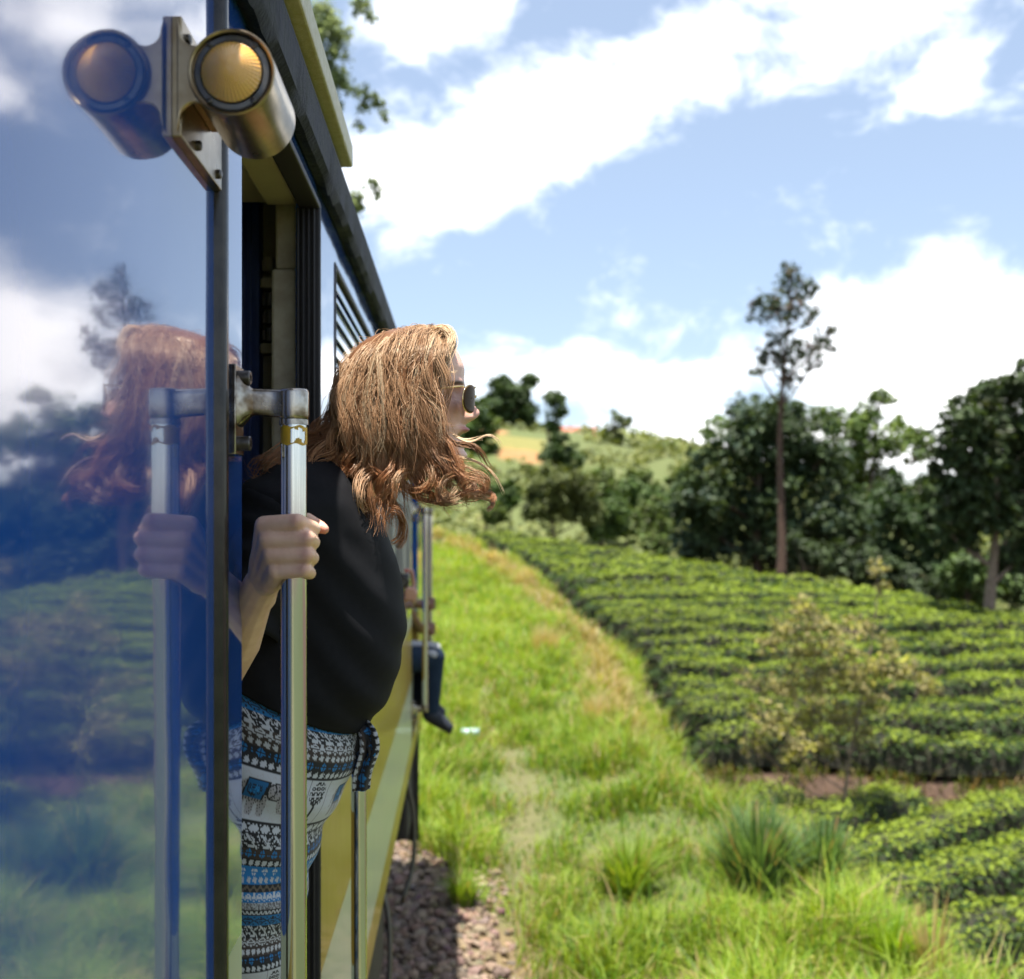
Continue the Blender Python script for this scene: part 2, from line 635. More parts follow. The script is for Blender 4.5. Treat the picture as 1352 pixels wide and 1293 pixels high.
def wall(x_out, x_in, y0, y1, z0, z1, holes, ny=None):
    """wall slab in the YZ plane with rectangular through holes"""
    ys = sorted({y0, y1} | {h[0] for h in holes} | {h[1] for h in holes})
    zs = sorted({z0, z1} | {h[2] for h in holes} | {h[3] for h in holes})
    solid = {}
    for i in range(len(ys) - 1):
        for j in range(len(zs) - 1):
            cy, cz = (ys[i] + ys[i + 1]) / 2, (zs[j] + zs[j + 1]) / 2
            solid[i, j] = not any(h[0] < cy < h[1] and h[2] < cz < h[3] for h in holes)
    V, F, idx = [], [], {}

    def vid(i, j, s):
        if (i, j, s) not in idx:
            idx[i, j, s] = len(V)
            V.append(((x_out, x_in)[s], ys[i], zs[j]))
        return idx[i, j, s]
    for (i, j), ok in solid.items():
        if not ok:
            continue
        F.append((vid(i, j, 0), vid(i + 1, j, 0), vid(i + 1, j + 1, 0), vid(i, j + 1, 0)))
        F.append((vid(i, j, 1), vid(i, j + 1, 1), vid(i + 1, j + 1, 1), vid(i + 1, j, 1)))
        for (di, dj, a, b) in ((-1, 0, (i, j), (i, j + 1)), (1, 0, (i + 1, j), (i + 1, j + 1)), (0, -1, (i, j), (i + 1, j)), (0, 1, (i, j + 1), (i + 1, j + 1))):
            if not solid.get((i + di, j + dj), False):
                F.append((vid(*a, 0), vid(*b, 0), vid(*b, 1), vid(*a, 1)))
    return V, F


DOOR1 = (1.283, 1.945, FLOOR, 0.577)
DOOR2 = (5.62, 6.36, FLOOR, 0.577)
WINS = [(3.42, 4.02, -0.30, 0.42), (4.12, 4.72, -0.30, 0.42), (4.82, 5.36, -0.30, 0.42)]
LOUV = (2.215, 3.10, -0.42, 0.535)
CAR0, CAR1 = -6.0, 6.95
V, F = wall(-D, XI, CAR0, CAR1, -1.30, 0.66, [DOOR1, DOOR2, LOUV] + WINS)
mb = MB()
mb.add(V, F)
side = mb.build('side_wall', M['paint'], car, bevel=0.0025)
# opposite side, with its own doorway and windows, so that daylight falls through the vestibule
V, F = wall(-3.04, -3.08, CAR0, CAR1, -1.30, 0.66, [(1.3, 1.95, FLOOR, 0.577), (2.6, 3.2, -.3, .42)] + [(w[0], w[1], w[2], w[3]) for w in WINS] + [DOOR2, (-0.6, 0.4, -.3, .42), (-2.2, -1.2, -.3, .42)])
mb = MB()
mb.add(V, F)
mb.build('side_wall', M['paint'], car)
MB().box(-3.04, XI, CAR0, CAR0 + .04, -1.3, .66).build('end_wall', M['paint'], car)
MB().box(-3.04, XI, CAR1 - .04, CAR1, -1.3, .66).build('end_wall', M['paint'], car)
MB().box(-3.04, XI, CAR0 + .04, CAR1 - .04, FLOOR - .08, FLOOR).build('floor', M['ifloor'], car)
MB().box(-3.04, XI, CAR0 + .04, CAR1 - .04, 0.70, 0.73).build('ceiling', M['cream'], car)
# roof
prof = []
for k in range(25):
    a = math.pi * k / 24
    prof.append((-1.673 + 1.425 * math.cos(a), 0.665 + 0.42 * math.sin(a) ** 0.8))
MB().extrude(prof, 1, CAR0, CAR1).build('roof', M['roof'], car, auto=40)
# dark gutter under the roof edge: rough bottom lip
ys = np.linspace(CAR0, CAR1, 520)
poly = []
Vg, Fg = [], []
for k, y in enumerate(ys):
    j = 0.004 * math.sin(y * 23) * math.sin(y * 7.3) + rnd.uniform(-.0025, .0025) + (0.006 if rnd.random() < .06 else 0)
    prof = [(-D + .002, .608), (-D + .018, .606 - j), (-D + .028, .618), (-D + .031, .682), (-D + .012, .700), (-D - .03, .705), (-D - .03, .645)]
    Vg += [(px_, y, pz_) for px_, pz_ in prof]
n_ = 7
Fg = [(k * n_ + i, k * n_ + (i + 1) % n_, (k + 1) * n_ + (i + 1) % n_, (k + 1) * n_ + i) for k in range(len(ys) - 1) for i in range(n_)]
mb = MB()
mb.add(Vg, Fg)
mb.f += [tuple(range(n_)), tuple(range((len(ys) - 1) * n_, len(ys) * n_))]
mb.build('gutter', M['gutter'], car, auto=35)
mb = MB()
mb.box(-D + .006, -D + .043, 0.55, 2.17, .716, .762)
mb.build('drip_rail', M['drip'], car, bevel=.004)

# vertical half-round moulding beside the doorway
mb = MB()
prof = [(-D - .004, 1.136), (-D + .005, 1.137), (-D + .0105, 1.144), (-D + .012, 1.153), (-D + .0105, 1.162), (-D + .005, 1.169), (-D - .004, 1.170)]
mb.extrude(prof, 2, -1.30, .612)
mb.build('moulding', M['strip'], car, auto=60)

# doorway 1: rubber seal round the far jamb and head, inner post, partition with a blue door
mb = MB()
mb.box(-.297, -.258, 1.930, 1.9435, FLOOR, .5755).box(-.297, -.258, 1.284, 1.930, .563, .5755)
mb.build('door_seal', M['rubber'], car, bevel=.003)
mb = MB()
for k in range(4):
    mb.box(-.300 + .0095 * k, -.2955 + .0095 * k, 1.922, 1.930, FLOOR, .563)
mb.build('seal_ridges', M['rubber'], car, bevel=.0015)
mb = MB()
mb.box(-.352, -.300, 1.955, 2.02, FLOOR, .46).box(-.345, -.302, 1.958, 2.02, .46, .70)
mb.build('inner_post', M['post'], car, bevel=.006)
mb = MB()
mb.box(-.62, -.302, 1.30, 2.02, .60, .64).box(-.36, -.302, 1.30, 1.95, .575, .60)
mb.build('door_head', M['cream'], car, bevel=.004)
mb = MB()
mb.box(-3.03, -.31, 2.15, 2.18, FLOOR, .70)
part = mb.build('partition', M['cream'], car)
mb = MB()
mb.box(-.368, -.360, 2.13, 2.15, FLOOR, .66).box(-1.2, -.352, 2.128, 2.15, .64, .665).box(-.395, -.352, 2.132, 2.15, .08, .10)
mb.build('trim_strip', M['post'], part, bevel=.002)
mb = MB()
mb.box(-1.05, -.402, 2.105, 2.148, FLOOR, .655)
dl = mb.build('door_leaf', M['blue'], part, bevel=.006)
for k in range(3):
    MB().box(-.425 - .013 * k, -.418 - .013 * k, 2.100, 2.1055, FLOOR + .02, .64).build('rib', M['blue'], dl, bevel=.0015)
for zz in (.505, .435, .40, .365):
    mb = MB()
    mb.box(-.400, -.366, 2.118, 2.150, zz - .011, zz + .011)
    mb.tube([(-.383, 2.114, zz - .014), (-.383, 2.114, zz + .014)], .009, 10)
    mb.build('hinge', M['bolt'] if zz < .5 else M['post'], part, bevel=.002)
for zz in (.468, .338):
    MB().box(-.402, -.340, 2.110, 2.150, zz - .010, zz + .010).build('latch_plate', M['cream'], part, bevel=.003)
# partition on the near side of the vestibule
MB().box(-3.03, -.31, 1.18, 1.21, FLOOR, .70).build('partition', M['cream'], car)

# louvred panel
lv = MB()
y0, y1, z0, z1 = LOUV
for k in range(4):
    pass
lv.box(-.300, -.2635, y0, y0 + .014, z0, z1).box(-.300, -.2635, y1 - .014, y1, z0, z1).box(-.300, -.2635, y0 + .014, y1 - .014, z1 - .014, z1).box(-.300, -.2635, y0 + .014, y1 - .014, z0, z0 + .014)
lo = lv.build('louvre_panel', M['rubber'], car, bevel=.003)
MB().box(-.3059, -.302, y0 - .03, y1 + .03, z0 - .03, z1 + .03).build('backing', M['rubber'], lo)
zz = z1 - .020
k = 0
while zz - .036 > z0 + .015:
    mb = MB()
    h = .030 if k != 1 else .018
    # each slat leans outward at its foot
    mb.extrude([(-.2765, zz), (-.2705, zz), (-.2668, zz - h * .5), (-.2668, zz - h), (-.2728, zz - h)], 1, y0 + .016, y1 - .016)
    mb.build('slat', M['paint'], lo, bevel=.001)
    zz -= h + .0085
    k += 1

for w in WINS:
    fr = MB()
    a0, a1, b0, b1 = w
    fr.box(-.290, -.258, a0 + .001, a0 + .022, b0, b1).box(-.290, -.258, a1 - .022, a1 - .001, b0, b1).box(-.290, -.258, a0 + .022, a1 - .022, b1 - .022, b1 - .001).box(-.290, -.255, a0 + .022, a1 - .022, b0 + .001, b0 + .024)
    wo_ = fr.build('window', M['wframe'], car, bevel=.002)
    MB().box(-.283, -.278, a0 + .022, a1 - .022, b0 + .38, b1 - .022).build('pane', M['glass'], wo_)
    MB().box(-.287, -.272, a0 + .022, a1 - .022, b0 + .365, b0 + .3795).build('glazing_bar', M['wframe'], wo_)

# ---- grab rails


def grab_rail(yb, zt, zb, rr=.0148, detail=True):
    xb = -.193
    mb = MB()
    mb.tube([(xb, yb, zb), (xb, yb, zt)], rr, 40, False)
    rail = mb.build('grab_rail', M['steel'], car, smooth=True)
    for (z_, sgn) in ((zt, 1), (zb, -1)):
        # forged bracket: foot plate, waisted arm, round socket
        zc = z_ + .018 * sgn
        mb = MB()
        mb.box(-D - .001, -D + .011, yb - .022, yb + .022, zc - .058 + .0 * sgn, zc + .044)
        n = 24
        ring = []
        V, F = [], []
        xs = np.linspace(-D + .009, xb + .002, 18)
        for i_, x in enumerate(xs):
            t_ = i_ / 17
            flare = .016 * (1 - sstep(t_, 0, .28))
            hz = .0145 + flare + .002 * t_
            hy = .0095 + .010 * (1 - sstep(t_, 0, .25)) + .006 * sstep(t_, .6, 1)
            for q_ in range(n):
                an = 2 * math.pi * q_ / n
                cy = math.copysign(abs(math.cos(an)) ** .42, math.cos(an)) * hy
                cz = math.copysign(abs(math.sin(an)) ** .42, math.sin(an)) * hz
                V.append((x, yb + cy, zc + .004 * (1 - t_) * sgn + cz))
        F = [(a * n + q_, a * n + (q_ + 1) % n, (a + 1) * n + (q_ + 1) % n, (a + 1) * n + q_) for a in range(17) for q_ in range(n)]
        F += [tuple(range(n)), tuple(range(17 * n, 18 * n))]
        mb.add(V, F)
        h_ = .0175
        mb.lathe([(-h_, .001), (-h_, .0150), (-h_ + .003, .0172), (h_ - .003, .0172), (h_, .0150), (h_, .001)], (xb, yb, zc), (0, 0, 1), 36)
        mb.lathe([(0, .0168), (.006, .0166)], (xb, yb, zc - (h_ + .006) * sgn if sgn > 0 else zc + h_), (0, 0, 1), 36)
        br = mb.build('bracket', M['cast'], rail, auto=50, bevel=.0012)
        for dz in (.030, -.045):
            bb = MB()
            bb.lathe([(0, .0085), (.013, .0085), (.0145, .0072), (.0145, .0042), (.008, .0040), (.008, .0005)], (-D + .010, yb - .004, zc + dz), (1, 0, 0), 20)
            bb.build('bolt', M['bolt'], br, auto=40)
    if detail:
        # torn yellow tape under the socket
        V, F, n = [], [], 64
        for k in range(9):
            for i in range(n):
                an = 2 * math.pi * i / n
                V.append((xb + (rr + .0004) * math.cos(an), yb + (rr + .0004) * math.sin(an), zt - .0075 - .021 * k / 8 + .0012 * math.sin(5 * an + k)))
        for k in range(8):
            for i in range(n):
                an = 2 * math.pi * (i + .5) / n
                # an uneven window torn out of it, on the side away from the wall
                dd = (((an - 5.25 + math.pi) % (2 * math.pi)) - math.pi) / .62
                if dd > -1 and 1.0 + .8 * math.sin(an * 9) < k < 5.6 + .9 * math.sin(an * 7) and dd ** 2 < 1:
                    continue
                F.append((k * n + i, k * n + (i + 1) % n, (k + 1) * n + (i + 1) % n, (k + 1) * n + i))
        mb = MB()
        mb.add(V, F)
        mb.build('yellow_tape', M['tape'], rail, smooth=True)
    return rail


grab_rail(1.217, .112, -.98)
grab_rail(1.985, .112, -.98, detail=False)
grab_rail(5.55, .02, -.98, detail=False)
grab_rail(6.43, .02, -.98, detail=False)

# ---- the lamp
lc = Vector((-.2092, .962, .4045))
lamp_mb = MB()
RL = .0395
lamp_mb.lathe([(.004, RL - .0035), (0, RL - .0030), (-.0015, RL - .0012), (0, RL), (.118, RL), (.124, RL - .003), (.126, RL - .02), (.126, .001)], lc, (0, 1, 0), 72)
lamp = lamp_mb.build('lamp', M['goldrefl'], car, auto=30)
mb = MB()
mb.lathe([(.004, RL - .0036), (.0012, RL - .006), (.0008, .0290), (.003, .0275), (.02, .0270)], lc, (0, 1, 0), 72)
bez = mb.build('bezel', M['bezel'], lamp, auto=40)
for an in (50, 128, 232, 308):
    c = lc + Vector((.0325 * math.cos(R(an)), -.0002, .0325 * math.sin(R(an))))
    mb = MB()
    mb.lathe([(.002, .0026), (0, .0026), (-.0006, .0018), (.0006, .0012), (.0006, .0002)], c, (0, 1, 0), 14)
    mb.build('screw', M['bolt'], bez, auto=40)
# ribbed dome
V, F = [], []
NU, NV = 168, 26
for j in range(NV + 1):
    t_ = j / NV
    rr = .0272 * (1 - t_)
    dep = .019 * math.cos(min(1, (1 - t_)) * math.pi / 2 * .92) ** 0.9
    for i in range(NU):
        a_ = 2 * math.pi * i / NU
        rib = .00045 * math.cos(a_ * 42) * min(1, (1 - t_) * 1.6) * (1 if t_ < .93 else 0)
        ring = .00035 * math.cos(t_ * 2 * math.pi * 9) * (1 - t_)
        V.append((lc.x + rr * math.cos(a_), lc.y + .003 - dep - rib - ring, lc.z + rr * math.sin(a_)))
F = [(j * NU + i, j * NU + (i + 1) % NU, (j + 1) * NU + (i + 1) % NU, (j + 1) * NU + i) for j in range(NV) for i in range(NU)]
mb = MB()
mb.add(V, F)
mb.build('lens', M['amber'], lamp, smooth=True)
# bracket: web with fillets joining the drum to a long plate screwed to the side
pl = MB()
pl.box(-D - .001, -D + .009, .972, 1.135, lc.z - .055, lc.z + .056)
fil = []
for k in range(9):
    a_ = R(90 * k / 8)
    fil.append((-D + .009 + .014 * (1 - math.cos(a_)) * 1.0, lc.z + .040 - .014 * math.sin(a_)))
web = [(-D + .006, lc.z + .052)] + fil + [(-.226, lc.z + .030), (-.218, lc.z + .0), (-.226, lc.z - .030)] + [(x, 2 * lc.z - z) for x, z in fil[::-1]] + [(-D + .006, lc.z - .052)]
pl.extrude(web, 1, .9655, .9715)
pl.box(-D + .009, -.240, .9715, 1.086, lc.z - .010, lc.z + .010)
bk = pl.build('bracket', M['goldrefl'], lamp, bevel=.0015)
for (yy, zz) in ((.99, .042), (1.03, -.043), (1.115, -.043), (1.115, .042)):
    mb = MB()
    mb.lathe([(0, .0050), (.003, .0050), (.0045, .003), (.0045, .0003)], (-D + .009, yy, lc.z + zz), (1, 0, 0), 12)
    mb.build('rivet', M['bolt'], bk, auto=40)

# ---- running gear under the floor
for yb in (4.2, 5.9):
    wh = MB()
    wh.lathe([(-.06, .05), (-.06, .42), (-.03, .455), (.03, .455), (.05, .48), (.065, .48), (.065, .06)], (-.85, yb, GROUND + .60), (-1, 0, 0), 40)
    wh.build('wheel', M['dark'], car, auto=40)
    ax = MB()
    ax.box(-.66, -.50, yb - .13, yb + .13, GROUND + .45, GROUND + .75)
    ax.tube([(-.52, yb, GROUND + .6), (-.44, yb, GROUND + .6)], .10, 20)
    ax.build('axle_box', M['dark'], car, bevel=.015)
bg_ = MB()
bg_.box(-.72, -.56, 3.3, 6.8, GROUND + .72, GROUND + .90).box(-.70, -.58, 4.7, 5.4, GROUND + .36, GROUND + .72)
bg_.build('bogie_frame', M['dark'], car, bevel=.02)
un = MB()
un.box(-2.9, -.36, CAR0, CAR1, -1.36, FLOOR - .08)
un.build('underframe', M['dark'], car)
bx_ = MB()
bx_.box(-.80, -.34, 3.0, 4.6, -1.92, -1.36)
bx_.build('equipment_box', M['dark'], car, bevel=.02)
bx_ = MB()
bx_.box(-.80, -.30, 5.9, 6.8, -1.80, -1.36)
bx_.build('equipment_box', M['dark'], car, bevel=.02)
mb = MB()
mb.tube(spline([(-.30, 5.55, -1.34), (-.255, 5.55, -1.55), (-.255, 5.52, -1.8), (-.31, 5.45, -1.98)], 14), .013, 10)
mb.build('brake_pipe', M['bolt'], car, smooth=True)
mb = MB()
mb.tube(spline([(-.32, 4.05, -1.36), (-.275, 4.02, -1.55), (-.275, 3.95, -1.85)], 10), .010, 10)
mb.build('brake_pipe', M['bolt'], car, smooth=True)
# curved guard plate beside the far wheel
V, F = [], []
for k in range(13):
    a_ = R(-70 + 150 * k / 12)
    for (xx, rr) in ((-.262, .0), (-.262, .02), (-.34, .02), (-.34, .0)):
        V.append((xx, 6.55 - (.34 + rr) * math.cos(a_) * .35, -1.62 + (.36 + rr) * math.sin(a_)))
F = [(k * 4 + i, k * 4 + (i + 1) % 4, (k + 1) * 4 + (i + 1) % 4, (k + 1) * 4 + i) for k in range(12) for i in range(4)]
mb = MB()
mb.add(V, F)
mb.build('guard_plate', M['dark'], car, auto=40)
# ================================================================== THE LAND


def edge_x(Y):
    """left edge of the tea field"""
    Y = np.asarray(Y, float)
    e = 3.05 + 0.25 * np.sin(Y * .35) * (Y < 30)
    e = e + 0.45 * sstep(-Y, -9.5, -6.5)
    return e - 0.0030 * np.clip(Y - 26, 0, 60) ** 2


def crest_y(X):
    return 62 - 2.5 * np.asarray(X, float)


def tea_ground(X, Y):
    X, Y = np.asarray(X, float), np.asarray(Y, float)
    yc = crest_y(X)
    up = -4.23 + 0.052 * np.minimum(Y, np.maximum(yc, 16)) - 0.20 * np.clip(Y - np.maximum(yc, 16), 0, 22)
    lowr = -3.90 + 0.0 * Y
    t = sstep(Y + 0.08 * (X - 6), 13.75, 14.10)
    return lowr * (1 - t) + up * t


def ground_h(X, Y):
    X, Y = np.asarray(X, float), np.asarray(Y, float)
    strip = GROUND + 0.03 * np.clip(Y - 34, 0, 40) + 0.05 * np.sin(X * 2.1 + Y * .4) * (X > .3) + .04 * np.sin(Y * 1.3 + X)*(X > .3)
    strip = strip - 0.10 * sstep(X, 0.0, 0.45) * (Y < 40)
    e = edge_x(Y)
    t = sstep(X, e - 1.25, e + .02)
    near = strip * (1 - t) + tea_ground(X, Y) * t
    # gentle rise into the hills behind
    hx = np.interp(X, [-120, 2, 14, 31, 46, 80, 200], [14, 14.5, 13.2, 10.2, 6.5, 2, 0])
    hill = -7 + (hx + 7 - 0.6) * sstep(Y + 0.0 * X, 66, 152) - 0.06 * np.clip(Y - 165, 0, 100)
    hill = hill + 0.9 * np.sin(X * .11 + 1) * np.sin(Y * .07)
    # the left, behind the train, joins at track level
    w = sstep(Y, 58, 74)
    yb = np.maximum(crest_y(np.clip(X, 0, 20)) + 10, 40)
    w = sstep(Y, yb, yb + 16)
    h = near * (1 - w) + hill * w
    left = GROUND + 0.4 * sstep(-X, 4, 9) + 0.04 * np.clip(-X - 9, 0, 80)
    wl = sstep(-X, 3.0, 6.0) * (1 - sstep(Y, 60, 120))
    h = h * (1 - wl) + left * wl
    far = sstep(np.hypot(X, Y), 260, 900)
    return h * (1 - far) + (-6) * far


gx = np.unique(np.concatenate([-np.geomspace(6, 2500, 26), np.linspace(-6, -1, 8), np.linspace(-1, 6, 84), np.linspace(6, 22, 60), np.geomspace(22, 2500, 60)]))
gy = np.unique(np.concatenate([-np.geomspace(.5, 2500, 22), np.linspace(0, 4, 9), np.linspace(4, 18, 110), np.linspace(18, 64, 90), np.linspace(64, 170, 84), np.geomspace(170, 4000, 30)]))
GX, GY = np.meshgrid(gx, gy)
GV = np.stack([GX.ravel(), GY.ravel(), ground_h(GX.ravel(), GY.ravel())], 1)
nx, ny = len(gx), len(gy)
ii, jj = np.meshgrid(np.arange(nx - 1), np.arange(ny - 1))
ii, jj = ii.ravel(), jj.ravel()
GF = np.stack([jj * nx + ii, jj * nx + ii + 1, (jj + 1) * nx + ii + 1, (jj + 1) * nx + ii], 1)
# soils: turf, red earth between the tea, bare orange bank, straw-dry verge, orange terraces on the hill
X_, Y_, Z_ = GV.T
n1 = sn(GV, 1.7)
n2 = sn(GV, .22)
gc = np.tile([0.095, 0.125, 0.028], (len(GV), 1))


def lay(colr, w):
    global gc
    w = np.clip(w, 0, 1)[:, None]
    gc = gc * (1 - w) + np.array(colr) * w


lay([0.19, 0.125, 0.06], sstep(n1, .15, .7) * (X_ < 2.5) * (X_ > 0))
lay([0.15, 0.115, 0.055], np.exp(-((X_ - .42 - .15 * np.sin(Y_ * .8)) / .20) ** 2) * (Y_ < 16) * .55)
lay([0.075, 0.042, 0.025], sstep(X_, edge_x(Y_) - .25, edge_x(Y_) + .1) * (Y_ < 66))
lay([0.16, 0.135, 0.06], np.exp(-((X_ - edge_x(Y_) + .75) / .35) ** 2) * (Y_ < 60))
lay([0.34, 0.165, 0.07], np.exp(-((X_ - edge_x(Y_) + .45) / .5) ** 2) * sstep(Y_, 26, 36) * (1 - sstep(Y_, 52, 60)) * .9)
lay([.105, .115, .040], (X_ > .05) * (X_ < edge_x(Y_) - .3) * (Y_ < 4.6) * (Y_ > -60))
lay([.055, .075, .02], (X_ > edge_x(Y_) - .3) * (Y_ < 5.2) * (Y_ > -60))
bx0 = -.75 * sstep(Y_, 6.5, 9) - .004 * np.clip(Y_ - 8, 0, 60) ** 2
lay([0.20, 0.16, 0.13], sstep(-X_, -.12 - bx0, .05 - bx0) * (X_ > -4 - .004 * np.clip(Y_ - 8, 0, 60) ** 2) * (Y_ < 60))
hillw = sstep(Y_, 62, 74)
lay([0.105, 0.125, 0.035], hillw * (.6 + .3 * n2))
pxg, pyg = VPX + F_PX * X_ / np.maximum(Y_, 1), VPY - F_PX * Z_ / np.maximum(Y_, 1)
_w = 2.2 * sn(GV, .45)
_w = .5 * sn(GV, .9)
terr = hillw * (sstep(X_ + _w, 3.2, 4.2) * sstep(-X_ + _w, -9.0, -8.2) * sstep(Y_ + 2 * _w, 114, 116) * sstep(-Y_ + 2 * _w, -121, -119.5) + sstep(X_ + _w, 1.6, 2.6) * sstep(-X_ + _w, -6, -5) * sstep(Y_ + 2 * _w, 126, 127.5) * sstep(-Y_ + 2 * _w, -133, -131))
lay([0.42, 0.19, 0.075], terr * (.62 + .45 * sn(GV, .9)))
lay([0.22, 0.20, 0.05], hillw * (X_ > 1.5) * (X_ < 12) * ((Y_ > 120) & (Y_ < 127)) * .8)
M['ground'] = pmat('ground', (1, 1, 1), 0.9, attr=True, noise=(7, .3), col2=(.62, .6, .55), bump=(40, .6, .02))
grd = npm('ground', GV, GF, M['ground'], None, True, gc)
grd['kind'] = 'structure'

# ballast shoulder: broken stone (nobody could count it)
M['stone'] = pmat('ballast_stone', (1, 1, 1), 0.85, attr=True, noise=(30, .25), col2=(.6, .57, .55), bump=(90, .4, .004))
ico = [(0, 0, 1), (.894, 0, .447), (.276, .851, .447), (-.724, .526, .447), (-.724, -.526, .447), (.276, -.851, .447), (.724, .526, -.447), (-.276, .851, -.447), (-.894, 0, -.447), (-.276, -.851, -.447), (.724, -.526, -.447), (0, 0, -1)]
icf = [(0, 1, 2), (0, 2, 3), (0, 3, 4), (0, 4, 5), (0, 5, 1), (1, 6, 2), (2, 7, 3), (3, 8, 4), (4, 9, 5), (5, 10, 1), (6, 7, 2), (7, 8, 3), (8, 9, 4), (9, 10, 5), (10, 6, 1), (6, 11, 7), (7, 11, 8), (8, 11, 9), (9, 11, 10), (10, 11, 6)]
NS = 6500
sxp = rng.uniform(-1.0, .30, NS)
syp = 3.2 + 8 * rng.random(NS) ** 1.4
keep = (rng.random(NS) < np.where(sxp < .08, 1, np.clip(1 - (sxp - .08) / .25, 0, 1))) & (sxp < .30 - .5 * sstep(syp, 7, 9))
sxp, syp = sxp[keep], syp[keep]
NS = len(sxp)
szz = rng.uniform(.016, .042, NS)
base = np.array(ico)[None] * (1 + rng.normal(0, .17, (NS, 12, 1))) * np.stack([szz, szz * rng.uniform(.6, 1, NS), szz * rng.uniform(.5, .85, NS)], 1)[:, None, :]
ra = rng.uniform(0, 6.28, NS)
rx = np.cos(ra)[:, None] * base[..., 0] - np.sin(ra)[:, None] * base[..., 1]
ry = np.sin(ra)[:, None] * base[..., 0] + np.cos(ra)[:, None] * base[..., 1]
SV = np.stack([rx + sxp[:, None], ry + syp[:, None], base[..., 2] + (ground_h(sxp, syp) + rng.uniform(0, .03, NS))[:, None]], 2).reshape(-1, 3)
SF = (np.array(icf)[None] + (np.arange(NS) * 12)[:, None, None]).reshape(-1, 3)
sc_ = np.repeat(np.array([.26, .185, .13])[None] * rng.uniform(.55, 1.25, (NS, 1)) + rng.normal(0, .012, (NS, 3)), 12, 0)
bal = npm('ballast', SV, SF, M['stone'], None, False, np.clip(sc_, .03, .8))
tag(bal, 'broken grey brown track ballast beside the carriage', 'gravel', kind='stuff')

# rails and sleepers of the track under the train
trk = MB()
for xr in (-1.10, -2.17):
    trk.box(xr - .035, xr + .035, CAR0 - 6, 16, GROUND + .01, GROUND + .12)
o = trk.build('rails', M['rail'], bevel=.006)
o['kind'] = 'structure'


# ---- blades of grass
def blades(px_, py_, h, w, lean, col, tipc=None, segs=2, seed=1):
    r = np.random.default_rng(seed)
    n = len(px_)
    a = r.uniform(0, 6.283, n)
    dirx, diry = np.cos(a), np.sin(a)
    wa = a + np.pi / 2 + r.normal(0, .5, n)
    wx, wy = np.cos(wa) * w / 2, np.sin(wa) * w / 2
    z0 = ground_h(px_, py_) - .01
    ln = lean * h
    V = np.zeros((n, 5, 3))
    for k, (s_, tw) in enumerate(((0, 1), (.55, .8))):
        ox, oy = dirx * ln * s_ ** 2, diry * ln * s_ ** 2
        zz = z0 + h * (s_ - .25 * lean * s_ ** 2)
        V[:, 2 * k] = np.stack([px_ + ox - wx * tw, py_ + oy - wy * tw, zz], 1)
        V[:, 2 * k + 1] = np.stack([px_ + ox + wx * tw, py_ + oy + wy * tw, zz], 1)
    V[:, 4] = np.stack([px_ + dirx * ln, py_ + diry * ln, z0 + h * (1 - .45 * lean)], 1)
    b = (np.arange(n) * 5)[:, None]
    F = np.stack([b + [0, 1, 3], b + [0, 3, 2], b + [2, 3, 4]], 1).reshape(-1, 3)
    c = np.repeat(col[:, None, :], 5, 1)
    if tipc is not None:
        c[:, 4] = tipc
        c[:, 0:2] *= .8
    return V.reshape(-1, 3), F, c.reshape(-1, 3)


M['grass'] = leafmat('grass_blades', .45, .5, (1.25, 1.15, .45), .35)
allV, allF, allC = [], [], []
for (ya, yb, dens, wd, hh, seed) in ((4.2, 8, 3900, .009, .25, 1), (8, 13, 2700, .013, .26, 2), (13, 24, 1500, .020, .27, 3), (24, 44, 650, .036, .28, 4), (44, 68, 240, .07, .3, 5)):
    r = np.random.default_rng(40 + seed)
    xa, xb = (-.75 if ya < 8 else -2.4), 3.5
    n = int((yb - ya) * (xb - xa) * dens)
    x, y = r.uniform(xa, xb, n), r.uniform(ya, yb, n)
    e = edge_x(y)
    pt = np.stack([x, y, 0 * x], 1)
    clump = sn(pt, 3.1, 2)
    patch = sn(pt, .9, 2)
    ok = r.random(n) < np.clip(.72 + .65 * clump + .35 * patch, .15, 1)
    path = np.exp(-((x - .42 - .15 * np.sin(y * .8)) / .25) ** 2) * (y < 16)
    ok &= r.random(n) > path * .55 * (.6 + .8 * (patch < .2))
    ok &= x > (-.62 - 1.9 * sstep(y, 8.2, 9.5) + .82 * sstep(-y, -8.6, -6.0) + .10 * r.random(n) + .16 * clump)
    ok &= (x < e - .05 + .20 * sstep(y, 9, 14) + .12 * clump)
    x, y, e, clump, patch, path = x[ok], y[ok], e[ok], clump[ok], patch[ok], path[ok]
    n = len(x)
    verge = np.exp(-((x - e + .62) / .42) ** 2)
    dry = r.random(n) < (.12 + .62 * verge * sstep(y, 9, 16) + .15 * verge + .12 * path)
    h = hh * (r.uniform(.40, 1.30, n) + .7 * (r.random(n) < .07)) * (1 + .95 * np.clip(clump, -.65, 1)) * (1 + .45 * verge) * (1 - .5 * path)
    g1, g2, g3 = np.array([.175, .285, .018]), np.array([.29, .375, .035]), np.array([.095, .20, .016])
    u = r.random(n)[:, None]
    v = r.random(n)[:, None]
    c = g1 * (1 - u) + g2 * u
    sw = (np.clip(.30 - .35 * clump, .05, .8) > r.random(n))[:, None]
    c = np.where(sw, g3 * (.8 + .5 * v), c)
    c = np.where(dry[:, None], np.array([.40, .31, .14]) * (.65 + .6 * v), c)
    c = c * (1 + .18 * patch[:, None])
    V, F, C = blades(x, y, np.clip(h, .05, .8), wd * r.uniform(.6, 1.4, n), r.uniform(.15, 1.0, n), c, None, seed=seed)
    F = F + sum(len(q) for q in allV)
    allV.append(V)
    allF.append(F)
    allC.append(C)
